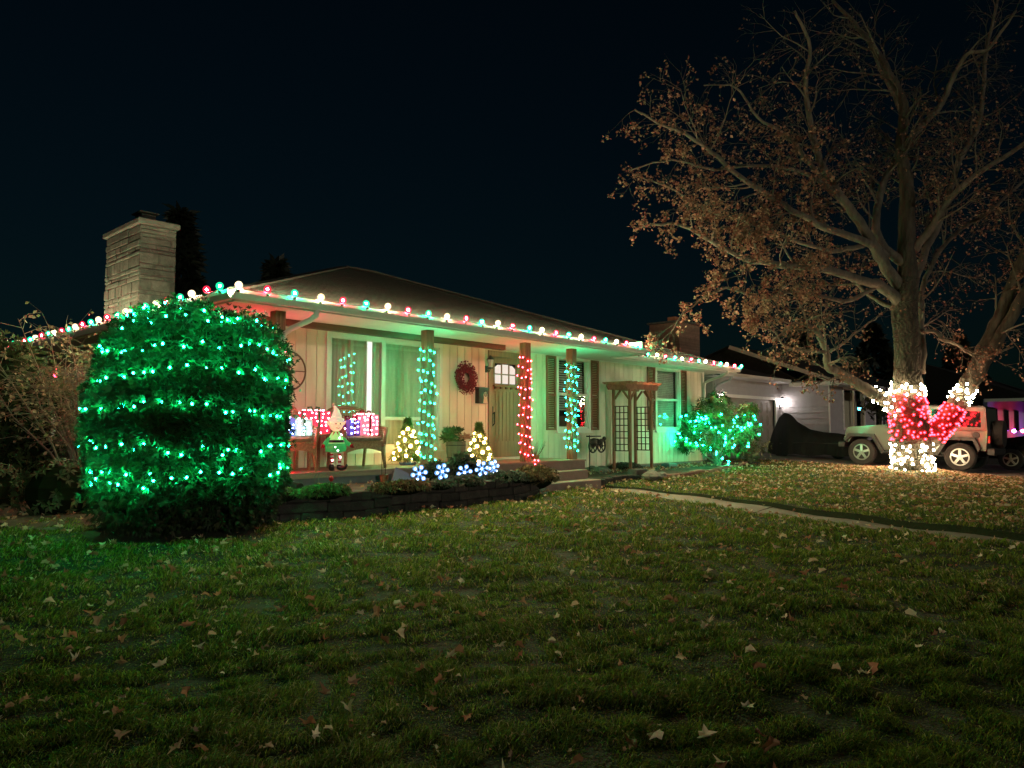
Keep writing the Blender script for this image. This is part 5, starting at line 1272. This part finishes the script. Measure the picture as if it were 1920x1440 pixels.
# heart of lights wound on the trunk and limbs
def wrap(path, rad, y0, y1, n, key, label, wirem, group='lights wound round the maple', ext=.04, jit=.03):
    """bulbs round the part of a limb whose picture height lies between y0 and y1"""
    seg = [i for i, p in enumerate(path) if y0 <= proj(p)[1] <= y1]; a, b = min(seg), max(seg); pts = []
    turns = n / 9.0
    for i in range(n):
        u = i / (n - 1); f = a + (b - a) * u; j = min(int(f), len(path) - 2); p = path[j].lerp(path[j + 1], f - j); d = (path[j + 1] - path[j]).normalized(); r = rad[j] + ext
        s_ = d.orthogonal().normalized(); w_ = d.cross(s_); an = i * 2.4 + random.uniform(-.3, .3)
        o_ = s_ * math.cos(an) + w_ * math.sin(an); pts.append((*(p + o_ * (r + random.uniform(-.01, .03)) + d * random.uniform(-jit, jit)), o_))
    pts.sort(key=lambda q: q[2]); nr_ = [q[3] for q in pts]; pts = [q[:3] for q in pts]
    wp = []
    for i in range(n * 3):
        u = i / (n * 3 - 1); f = a + (b - a) * u; j = min(int(f), len(path) - 2); p = path[j].lerp(path[j + 1], f - j); d = (path[j + 1] - path[j]).normalized(); s_ = d.orthogonal().normalized(); w_ = d.cross(s_); an = i * .6
        wp.append(p + (s_ * math.cos(an) + w_ * math.sin(an)) * (rad[j] + .015))
    light_string('tree_light_string', label, group, pts, [BMM[key]] * n, wirem, .009, wp, nrm=nr_)
wrap(tp, trad, 824, 898, 150, 'W', 'white lights round the foot of the maple trunk', 'whitewire')
wrap(tp, trad, 738, 824, 170, 'R', 'red lights round the maple trunk forming the left of the heart', 'redwire')
wrap(tp, trad, 714, 740, 40, 'W', 'white lights topping the red ones on the upright trunk', 'whitewire')
lr, lrr, _ = LIMB[0]; wrap(lr, lrr, 756, 822, 110, 'R', 'red lights round the slanting limb forming the right of the heart', 'redwire')
wrap(lr, lrr, 724, 758, 36, 'W', 'white lights topping the red ones on the slanting limb', 'whitewire')
ll, llr, _ = LIMB[2]; wrap(ll, llr, 735, 772, 34, 'W', 'white lights round the low limb reaching over the driveway', 'whitewire')

# ------------------------------------------------------------------ vehicles
def wheel(t, x, y, z, r, w, side, spokes=5):
    o = MB().lathe([(r * .60, -w * .26), (r * .64, -w / 2), (r * .93, -w / 2), (r, -w * .36), (r, w * .36), (r * .93, w / 2), (r * .64, w / 2), (r * .60, w * .26)], (x, y, z), 26, 'y').build('wheel', X['rubber'], t, local=True)
    rim = MB().torus((x, y + side * w * .38, z), r * .58, r * .045, 'y', 26, 6)
    for k in range(spokes):
        a = k * 2 * PI / spokes + .3; c, s_ = math.cos(a), math.sin(a)
        rim.beam((x + c * r * .1, y + side * w * .40, z + s_ * r * .1), (x + c * r * .58, y + side * w * .36, z + s_ * r * .58), r * .17, .03, up=(0, 1, 0))
    rim.lathe([(r * .15, y + side * w * .42 - .02), (r * .13, y + side * w * .42 + .02)], (x, 0, z), 12, 'y'); ro = rim.build('rim', X['alloy'], o, local=True)
    MB().lathe([(r * .6, y + side * w * .2 - .01), (r * .6, y + side * w * .2 + .01)], (x, 0, z), 20, 'y').build('brake_disc', X['blackplastic'], o, local=True)
JX = 25.2; jz = .16
jeep = thing('off_road_car', (JX, 6.45, jz), 'tan boxy off road car parked on the driveway behind the maple', 'car', rz=PI / 2 + 0)
jeep.rotation_euler = (0, -.035, PI / 2)
WB = 1.33; H = .80
body = [(-1.96, .60), (-1.99, 1.15), (.60, 1.17), (.64, 1.22), (1.80, 1.14), (1.84, .98), (1.84, .72), (1.74, .68), (1.60, .93), (1.06, .93), (.82, .50), (-.84, .50), (-1.02, .93), (-1.64, .93), (-1.78, .60)]
MB().prism(body, -H, H).build('body', X['tan'], jeep, local=True)
MB().prism([(.66, 1.222), (1.80, 1.142), (1.80, 1.16), (1.2, 1.225), (.66, 1.26)], -.62, .62).build('hood', X['tan'], jeep, local=True)
top = [(-1.97, 1.16), (-1.93, 1.80), (-1.85, 1.855), (.12, 1.875), (.20, 1.84), (.62, 1.20), (.5, 1.175)]
MB().prism(top, -.72, .72).build('hardtop', X['tan'], jeep, local=True)
MB().prism([(-1.95, 1.815), (-1.85, 1.862), (.12, 1.884), (.22, 1.84)], -.735, .735).build('roof_rim', X['blackplastic'], jeep, local=True)
for s_ in (-1, 1):
    MB().prism([(-1.82, 1.26), (-1.80, 1.70), (-1.08, 1.74), (-1.02, 1.26)], s_ * .722, s_ * .730).build('side_window', X['darkglass'], jeep, local=True)
    MB().prism([(-.86, 1.24), (-.84, 1.75), (-.30, 1.76), (-.30, 1.24)], s_ * .722, s_ * .730).build('side_window', X['darkglass'], jeep, local=True)
    MB().prism([(-.22, 1.24), (-.20, 1.76), (.10, 1.76), (.40, 1.24)], s_ * .722, s_ * .730).build('side_window', X['darkglass'], jeep, local=True)
    for x0, x1 in ((-.92, -.28), (-.24, .54)):
        MB().prism([(x0, .60), (x1, .56), (x1, 1.14), (x0, 1.14)], s_ * (H + .001), s_ * (H + .012)).build('door', X['tan'], jeep, local=True)
    for xc, ext in ((WB, 1), (-WB, -1)):
        a = [(xc - .66 * ext * ext, .46), (xc - .36, .97), (xc + .36, .97), (xc + .52, .80)] if ext > 0 else [(xc - .52, .66), (xc - .38, .97), (xc + .34, .97), (xc + .62, .50)]
        inn = [(q[0] * 1.0 + (.06 if q[0] < xc else -.06), q[1] - .09) for q in a]
        MB().prism(a + inn[::-1], s_ * (H - .02), s_ * (H + .13)).build('fender_flare', X['blackplastic'], jeep, local=True)
    for xc in (WB, -WB): wheel(jeep, xc, s_ * (H - .03), .40, .40, .25, s_)
    MB().box((-1.995, s_ * .70 - .07, .82), (-1.985 - .06, s_ * .70 + .07, 1.02)).build('tail_light', X['redlens'], jeep, local=True)
    MB().lathe([(.085, 1.80 + .01), (.08, 1.86)], (0, s_ * .42, .95), 14, 'x').build('headlight', X['clear'], jeep, local=True)
    MB().box((.45, s_ * (H + .05) - .06, 1.18), (.55, s_ * (H + .05) + .08, 1.34), bev=.02).build('mirror', X['blackplastic'], jeep, local=True)
    MB().box((1.80, s_ * .72 - .04, .80), (1.875, s_ * .72 + .04, .86)).build('side_lamp', X['cream'], jeep, local=True)
for s_ in (-1, 1):
    for xh in (-.82, -.14): MB().box((xh, s_ * (H + .035) - .012, .98), (xh + .14, s_ * (H + .035) + .012, 1.01), bev=.005).build('door_handle', X['blackplastic'], jeep, local=True)
    for xh, zh in ((.50, .72), (.50, 1.0), (-.30, .72), (-.30, 1.0)): MB().box((xh, s_ * (H + .02) - .012, zh), (xh + .07, s_ * (H + .02) + .012, zh + .045)).build('door_hinge', X['blackplastic'], jeep, local=True)
    MB().box((-.80, s_ * (H + .03) - .05, .40), (.80, s_ * (H + .03) + .05, .47), bev=.02).build('side_step', X['blackplastic'], jeep, local=True)
MB().tube([(.9, -.72, 1.2), (.86, -.72, 1.95)], .006, 5).build('aerial', X['blackplastic'], jeep, local=True)
MB().lathe([(.095, H + .002), (.085, H + .022)], (-1.72, 0, 1.03), 18, 'y').build('fuel_cap', X['blackplastic'], jeep, local=True)
MB().box((1.86, -.8, .52), (2.05, .8, .70), bev=.03).build('front_bumper', X['blackplastic'], jeep, local=True)
MB().box((-2.16, -.8, .48), (-1.99, .8, .68), bev=.03).build('rear_bumper', X['blackplastic'], jeep, local=True)
MB().box((-1.7, -.5, .38), (1.7, .5, .52)).build('chassis', X['blackplastic'], jeep, local=True)
MB().lathe([(.22, -2.27), (.38, -2.27), (.40, -2.2), (.40, -2.08), (.36, -2.0)], (0, 0, 1.08), 22, 'x').build('spare_wheel', X['rubber'], jeep, local=True)
MB().prism([(.205, 1.832), (.225, 1.835), (.635, 1.21), (.615, 1.205)], -.66, .66).build('windscreen', X['darkglass'], jeep, local=True)
for k in range(7): MB().box((1.84, -.33 + k * .11 - .03, .78), (1.856, -.33 + k * .11 + .03, 1.06)).build('grille_slot', X['blackplastic'], jeep, local=True)
# black car beyond the right edge
q = (27.8, 2.9)
blk = thing('dark_car', (q[0], q[1], .06), 'black car parked behind the off road car at the right edge', 'car', rz=PI / 2)
MB().prism([(-2.2, .35), (-2.25, .85), (-2.15, 1.05), (-.9, 1.10), (1.0, 1.05), (2.1, .88), (2.3, .70), (2.28, .35), (1.75, .35), (1.65, .62), (1.15, .62), (1.02, .30), (-1.0, .30), (-1.12, .62), (-1.65, .62), (-1.78, .35)], -.88, .88).build('body', X['carblack'], blk, local=True)
MB().prism([(-2.05, 1.06), (-1.7, 1.58), (-1.2, 1.68), (-.1, 1.68), (.35, 1.55), (1.05, 1.06)], -.74, .74).build('cabin', X['carblack'], blk, local=True)
for s_ in (-1, 1):
    MB().prism([(-1.75, 1.12), (-1.5, 1.50), (-.4, 1.60), (-.4, 1.12)], s_ * .742, s_ * .75).build('side_window', X['darkglass'], blk, local=True)
    MB().prism([(-.34, 1.12), (-.34, 1.60), (.22, 1.52), (.85, 1.12)], s_ * .742, s_ * .75).build('side_window', X['darkglass'], blk, local=True)
    for xc in (1.4, -1.4): wheel(blk, xc, s_ * .80, .33, .33, .2, s_)
    MB().box((2.16, s_ * .68 - .12, .70), (2.27, s_ * .68 + .12, .82), bev=.02).build('headlight', X['clear'], blk, local=True)
# covered motorcycle: a cloth draped over the bars and seat
mc = thing('covered_motorcycle', (26.6, 10.3, .28), 'motorcycle under a black cover before the garage door', 'motorcycle', rz=PI / 2)
prof = [(-1.55, .62, .22), (-1.40, .82, .34), (-1.1, .88, .38), (-.6, .92, .40), (-.1, 1.02, .40), (.35, 1.30, .42), (.62, 1.58, .40), (.82, 1.62, .34), (1.0, 1.45, .30), (1.2, 1.0, .24), (1.38, .60, .16)]
V = []; K = 25
xs_ = np.linspace(-1.55, 1.38, 46); prof = [(float(x), float(np.interp(x, [p[0] for p in prof], [p[1] for p in prof])), float(np.interp(x, [p[0] for p in prof], [p[2] for p in prof]))) for x in xs_]
for x, h, w in prof:
    for k in range(K):
        a = PI * k / (K - 1); cy2 = math.cos(a); sy2 = math.sin(a) ** .6; sag = (.035 * math.sin(x * 13 + 1.1 * math.sin(k * .5)) + .02 * math.sin(x * 29 + k * .4)) * (1 - sy2 * .75) * (1 if k < K / 2 else -1)
        V.append((x + sag * .3, cy2 * (w + .06 * (1 - sy2)) + sag, max(.12 + .03 * math.sin(x * 6), h * sy2 if k not in (0, K - 1) else .12 + .03 * math.sin(x * 6 + k))))
F = [(i * K + k, i * K + k + 1, (i + 1) * K + k + 1, (i + 1) * K + k) for i in range(len(prof) - 1) for k in range(K - 1)]
n0 = len(prof); F += [tuple(range(K))[::-1], tuple((n0 - 1) * K + k for k in range(K))]
MB().add(V, F).build('cover', X['cover'], mc, smooth=True, local=True)
for x in (-1.05, .95): MB().lathe([(.2, -.06), (.29, -.06), (.31, 0), (.29, .06), (.2, .06)], (x, 0, .31), 22, 'y').build('wheel', X['rubber'], mc, local=True)
MB().tube([(-1.5, .43, .52), (0, .46, .56), (1.2, .30, .5)], .012, 5).build('tie_cord', X['blackplastic'], mc, local=True)

# ------------------------------------------------------------------ neighbour's house
nb_ = thing('neighbour_house', (31, 14, .35), 'grey clapboard neighbour house with lit garage behind the parked cars', 'house')
GY, WGY = 13.0, 11.05
MB().box((24.9, GY + .03, .1), (25.7, GY + .2, 3.3)).box((25.7, GY + .03, 2.5), (30.2, GY + .2, 3.3)).box((30.2, GY + .03, .1), (30.9, GY + .2, 3.3)).box((24.9, GY + .2, .1), (25.05, 20, 3.3)).box((30.93, WGY + .16, .1), (31.1, 20, 3.3)).build('wall', X['clap'], nb_)
MB().box((30.93, WGY + .03, .1), (32.5, WGY + .15, 3.2)).box((32.5, WGY + .03, .1), (35.1, WGY + .15, 1.35)).box((32.5, WGY + .03, 3.0), (35.1, WGY + .15, 3.2)).box((35.1, WGY + .03, .1), (36.6, WGY + .15, 3.2)).box((36.6, WGY + .03, .1), (38.6, WGY + .15, 1.35)).box((36.6, WGY + .03, 3.0), (38.6, WGY + .15, 3.2)).box((38.6, WGY + .03, .1), (42, WGY + .15, 3.2)).build('wall', X['clap'], nb_)
def clapboards(kind, u0, u1, z0, z1, fixed, hgt):
    z = z0
    while z < z1 - .02:
        e = min(z + hgt, z1)
        if kind == 'y': vs_ = [(u0, fixed - .028, z), (u1, fixed - .028, z), (u1, fixed - .006, e), (u0, fixed - .006, e), (u0, fixed + .028, z), (u1, fixed + .028, z), (u1, fixed + .028, e), (u0, fixed + .028, e)]
        else: vs_ = [(fixed - .028, u1, z), (fixed - .028, u0, z), (fixed - .006, u0, e), (fixed - .006, u1, e), (fixed + .028, u1, z), (fixed + .028, u0, z), (fixed + .028, u0, e), (fixed + .028, u1, e)]
        MB().add(vs_, [(0, 1, 2, 3), (1, 0, 4, 5), (0, 3, 7, 4), (2, 1, 5, 6)]).build('clapboard', X['clap'], nb_); z = e
clapboards('x', WGY, GY, .3, 3.2, 30.90, .24)
clapboards('y', 30.9, 32.42, .3, 3.15, WGY, .24); clapboards('y', 35.2, 36.5, .3, 3.15, WGY, .24); clapboards('y', 38.7, 42, .3, 3.15, WGY, .24)
clapboards('y', 32.42, 35.2, .3, 1.3, WGY, .24); clapboards('y', 36.5, 38.7, .3, 1.3, WGY, .24)
clapboards('y', 24.95, 30.87, 2.60, 3.25, GY, .16); clapboards('y', 30.32, 30.87, .3, 2.6, GY, .16); clapboards('y', 24.95, 25.6, .3, 2.6, GY, .16)
MB().box((30.86, WGY - .03, .3), (30.93, WGY + .02, 3.15)).build('corner_board', X['white'], nb_)
gd = MB().box((25.7, GY + .1, .2), (30.2, GY + .14, 2.5)).build('garage_door', X['gdoor'], nb_)
for r in range(4):
    for c in range(8):
        xa = 25.76 + c * .555; za = .36 + r * .53; f_ = frame_bars(xa, xa + .5, za, za + .46, .03, GY + .085, GY + .099); f_.box((xa + .07, GY + .082, za + .07), (xa + .43, GY + .098, za + .39)); f_.build('door_panel', X['gdoor'], gd)
MB().box((25.58, GY - .03, .2), (25.7, GY + .1, 2.52)).box((30.2, GY - .03, .2), (30.32, GY + .1, 2.52)).box((25.58, GY - .031, 2.5), (30.32, GY + .1, 2.62)).build('door_trim', X['white'], nb_)
for xq in (25.25, 30.6):
    la = MB().box((xq - .06, GY - .05, 2.15), (xq + .06, GY - .02, 2.45)).lathe([(.10, 2.58), (.03, 2.66)], (xq, GY - .15, 0), 8).lathe([(.05, 2.24), (.07, 2.27)], (xq, GY - .15, 0), 8).tube([(xq, GY - .05, 2.3), (xq, GY - .15, 2.25)], .015, 5).build('garage_lantern', X['black'], nb_)
    MB().lathe([(.065, 2.275), (.10, 2.42), (.09, 2.575)], (xq, GY - .15, 0), 10).build('lantern_glass', X['lampglow'], la, smooth=True)
# windows of the wing, a lit table lamp inside
for (xa, xb, rm) in ((32.5, 35.1, 'roomlow'), (36.6, 38.6, 'roomlow')):
    w_ = frame_bars(xa - .08, xb + .08, 1.27, 3.08, .1, WGY - .04, WGY + .02); w_.box(((xa + xb) / 2 - .06, WGY - .035, 1.37), ((xa + xb) / 2 + .06, WGY + .02, 2.98)); w_ = w_.build('window', X['white'], nb_)
    for a_, b_ in ((xa, (xa + xb) / 2), ((xa + xb) / 2, xb)): MB().box((a_ + .07, WGY + .04, 1.4), (b_ - .07, WGY + .046, 2.97)).build('pane', X['glass'], w_)
    MB().box((xa - .5, WGY + 1.6, .6), (xb + .5, WGY + 1.62, 3.1)).build('room_back', X['cream'], nb_)
tl = thing('table_lamp', (33.35, WGY + .55, 1.35), 'lit table lamp with an orange shade inside the neighbour window', 'lamp')
MB().lathe([(.12, 1.35), (.05, 1.45), (.09, 1.6), (.03, 1.75), (.03, 1.95)], (33.35, WGY + .55, 0), 12).build('base', X['cream'], tl, smooth=True)
MB().lathe([(.30, 1.93), (.20, 2.32)], (33.35, WGY + .55, 0), 16).build('lamp_shade', X['shadeglow'], tl, smooth=True)
# neighbour roofs
nr = MB(); courses(nr, Vector((24.2, 12.4, 3.32)), Vector((30.2, 12.4, 3.32)), Vector((30.2, 17, 4.72)), Vector((24.2, 17, 4.72)), 24)
nr.add([(24.2, 17, 4.72), (30.2, 17, 4.72), (30.2, 21, 3.4), (24.2, 21, 3.4)], [(0, 1, 2, 3)])
courses(nr, Vector((30.2, 10.4, 3.18)), Vector((42.5, 10.4, 3.18)), Vector((42.5, 15, 4.95)), Vector((30.2, 15, 4.95)), 24); nr.add([(30.2, 15, 4.95), (42.5, 15, 4.95), (42.5, 20, 3.2), (30.2, 20, 3.2)], [(0, 1, 2, 3)])
nr.add([(30.45, 12, 3.3), (30.45, 15, 4.9), (30.45, 19.5, 3.3)], [(0, 1, 2)])
nr.build('roof', X['shingle'], nb_)
MB().beam((30.19, 10.38, 3.12), (30.19, 15, 4.88), .03, .16).build('rake_board', X['gdoor'], nb_)
gutter((24.2, 12.39, 3.2), (30.15, 12.39, 3.2), (0, -1, 0)).build('gutter', X['gutter'], nb_)
gutter((30.1, 10.39, 3.06), (42.5, 10.39, 3.06), (0, -1, 0)).build('gutter', X['gutter'], nb_)
MB().add([(24.2, 12.4, 3.2), (30.9, 12.4, 3.2), (30.9, GY, 3.2), (24.2, GY, 3.2)], [(0, 1, 2, 3)]).add([(30.2, 10.4, 3.06), (42, 10.4, 3.06), (42, WGY, 3.06), (30.2, WGY, 3.06)], [(0, 1, 2, 3)]).add([(30.2, WGY, 3.06), (30.9, WGY, 3.06), (30.9, 12.39, 3.06), (30.2, 12.39, 3.06)], [(0, 1, 2, 3)]).build('soffit', X['soffit'], nb_)
MB().box((30.17, 10.4, 3.05), (30.2, 12.38, 3.2)).build('fascia', X['white'], nb_)
MB().tube([(25.0, 12.3, 3.2), (25.0, 12.4, 3.08), (24.95, 12.85, 2.92), (24.95, 12.95, 2.8), (24.95, 12.95, .4)], .05, 8).build('downspout', X['clap'], nb_, smooth=True)
nc = MB().box((29.55, 17.05, 3.5), (31.35, 18.6, 6.12)).build('chimney', X['mortar'], nb_)
for r in range(34):
    z = 3.9 + r * .065; u = 29.54 - (.1 if r % 2 else 0)
    bm_ = MB()
    while u < 31.36:
        w = .21; bm_.box((max(u, 29.54) + .004, 17.035, z), (min(u + w, 31.36) - .004, 17.06, z + .055)); u += w
    v = 17.04
    while v < 18.6: bm_.box((29.535, v + .004, z), (29.56, min(v + .21, 18.6) - .004, z + .055)); v += .21
    bm_.build('brick_course', X['brick'], nc, kind='stuff')
MB().box((29.45, 16.95, 6.122), (31.45, 18.7, 6.2)).build('cap', X['cap'], nc)
MB().box((29.8, 17.4, 6.2), (30.2, 17.8, 6.42)).box((30.7, 17.4, 6.2), (31.1, 17.8, 6.42)).build('chimney_pot', X['terracotta'], nc)
# small leafy tree before the neighbour window
sm = thing('small_tree', (33.6, 9.9, .35), 'small dark leafy tree before the neighbour window', 'tree')
MB().tube([(33.6, 9.9, .3), (33.62, 9.9, 1.2), (33.55, 9.95, 2.2)], [.06, .045, .02], 7).build('trunk', X['bark'], sm)
def f5(i): d = Vector((random.gauss(0, 1), random.gauss(0, 1), random.gauss(0, 1))).normalized() * random.uniform(.3, 1); return Vector((33.7 + d.x * 1.0, 9.9 + d.y * .9, 2.45 + d.z * .75)), d
whorl_leaves(230, sm, f5, .15, [[.05, .045, .02], [.035, .04, .018]], 'ever', .3, 5)
for k in range(3): MB().tube([(33.58, 9.9, 1.3 + .3 * k), (33.3 + .4 * k, 9.8, 2.1 + .2 * k)], [.03, .01], 5).build('branch', X['bark'], sm)
# far house with coloured lights beyond the cars
fh = thing('far_house', (54, 9, .4), 'distant dark house with purple and red lit porch at the right edge', 'house')
MB().box((50, 9.0, .2), (66, 9.2, 3.2)).build('wall', X['clap'], fh)
MB().add([(49.2, 6.6, 3.0), (67, 6.6, 3.0), (67, 12, 5.2), (49.2, 12, 5.2)], [(0, 1, 2, 3)]).add([(49.2, 6.6, 3.0), (49.2, 12, 5.2), (49.2, 12, 3.0)], [(0, 1, 2)]).build('roof', X['shingle'], fh)
MB().box((49.2, 6.55, 2.85), (67, 6.62, 3.02)).box((49.15, 6.63, 2.85), (49.22, 9, 3.02)).build('fascia', X['white'], fh)
for xq in (50.2, 53.2, 56.5, 60): MB().box((xq - .08, 6.75, .2), (xq + .08, 6.9, 2.86)).build('post', X['white'], fh)
for xa in (51, 54.5, 58): MB().box((xa, 8.93, 1.2), (xa + 1.4, 8.98, 2.5)).build('window', X['darkglass'], fh)
MB().prism([(57, 4.1), (63, 4.1), (60, 6.2)], 7.0, 7.15).build('gable', X['clap'], fh)
for (c, key, x_) in (((.55, .08, 1.0), 'purple flood lamp', 50.8), ((1.0, .03, .06), 'red flood lamp', 53.6), ((.1, .75, 1.0), 'cyan flood lamp', 49.6), ((1.0, .05, .1), 'red flood lamp two', 57.2), ((.6, .1, 1.0), 'purple flood lamp two', 60.5)):
    MB().ball((x_, 7.9 if x_ > 50 else 6.3, 1.2 if x_ > 50 else 2.6), .10, 8, 6).build('flood_lamp', glow(key, c, (90 if c[0] < 1 else 170) if x_ > 50 else 60), fh)
# background trees: dark conifers and bare hedges against the sky
def conifer(c, h, r, label):
    t = thing('conifer_tree', c, label, 'tree', 'dark conifers behind the houses')
    MB().tube([c, (c[0], c[1], c[2] + h * .9)], [.2, .05], 7).build('trunk', X['bark'], t)
    def f(i): u = random.random() ** 1.3; th = random.uniform(0, 6.28); rr = r * (1 - u) * random.uniform(.55, 1.08); return Vector((c[0] + rr * math.cos(th), c[1] + rr * math.sin(th), c[2] + .6 + u * h * .95)), Vector((math.cos(th), math.sin(th), -.1))
    sprays(1500, f, .6, [[.006, .010, .005], [.008, .012, .006]], t, 'crown', WLOC[t.name], wid=.16, upb=-.1)
q = dep(515, 700, 34); conifer((q.x, q.y, .2), 8.6, 1.6, 'shorter dark conifer above the roof right of the chimney')
q = dep(330, 700, 30); conifer((q.x, q.y, .2), 9.9, 2.2, 'tall dark conifer rising behind the stone chimney')
q = dep(1640, 700, 62); conifer((q.x, q.y, .4), 9.5, 4.0, 'broad dark conifer far behind the maple trunk')
q = dep(1800, 700, 70); conifer((q.x, q.y, .4), 9.5, 4.5, 'dark conifer behind the far lit house')
q = dep(1500, 700, 58); conifer((q.x, q.y, .4), 9.0, 3.5, 'dark conifer behind the neighbour roof')
print('tris', sum(len(o.data.polygons) for o in bpy.data.objects if o.type == 'MESH'), 'objs', len(bpy.data.objects), 'treeleaves', len(LP), 'branches', len(brn))
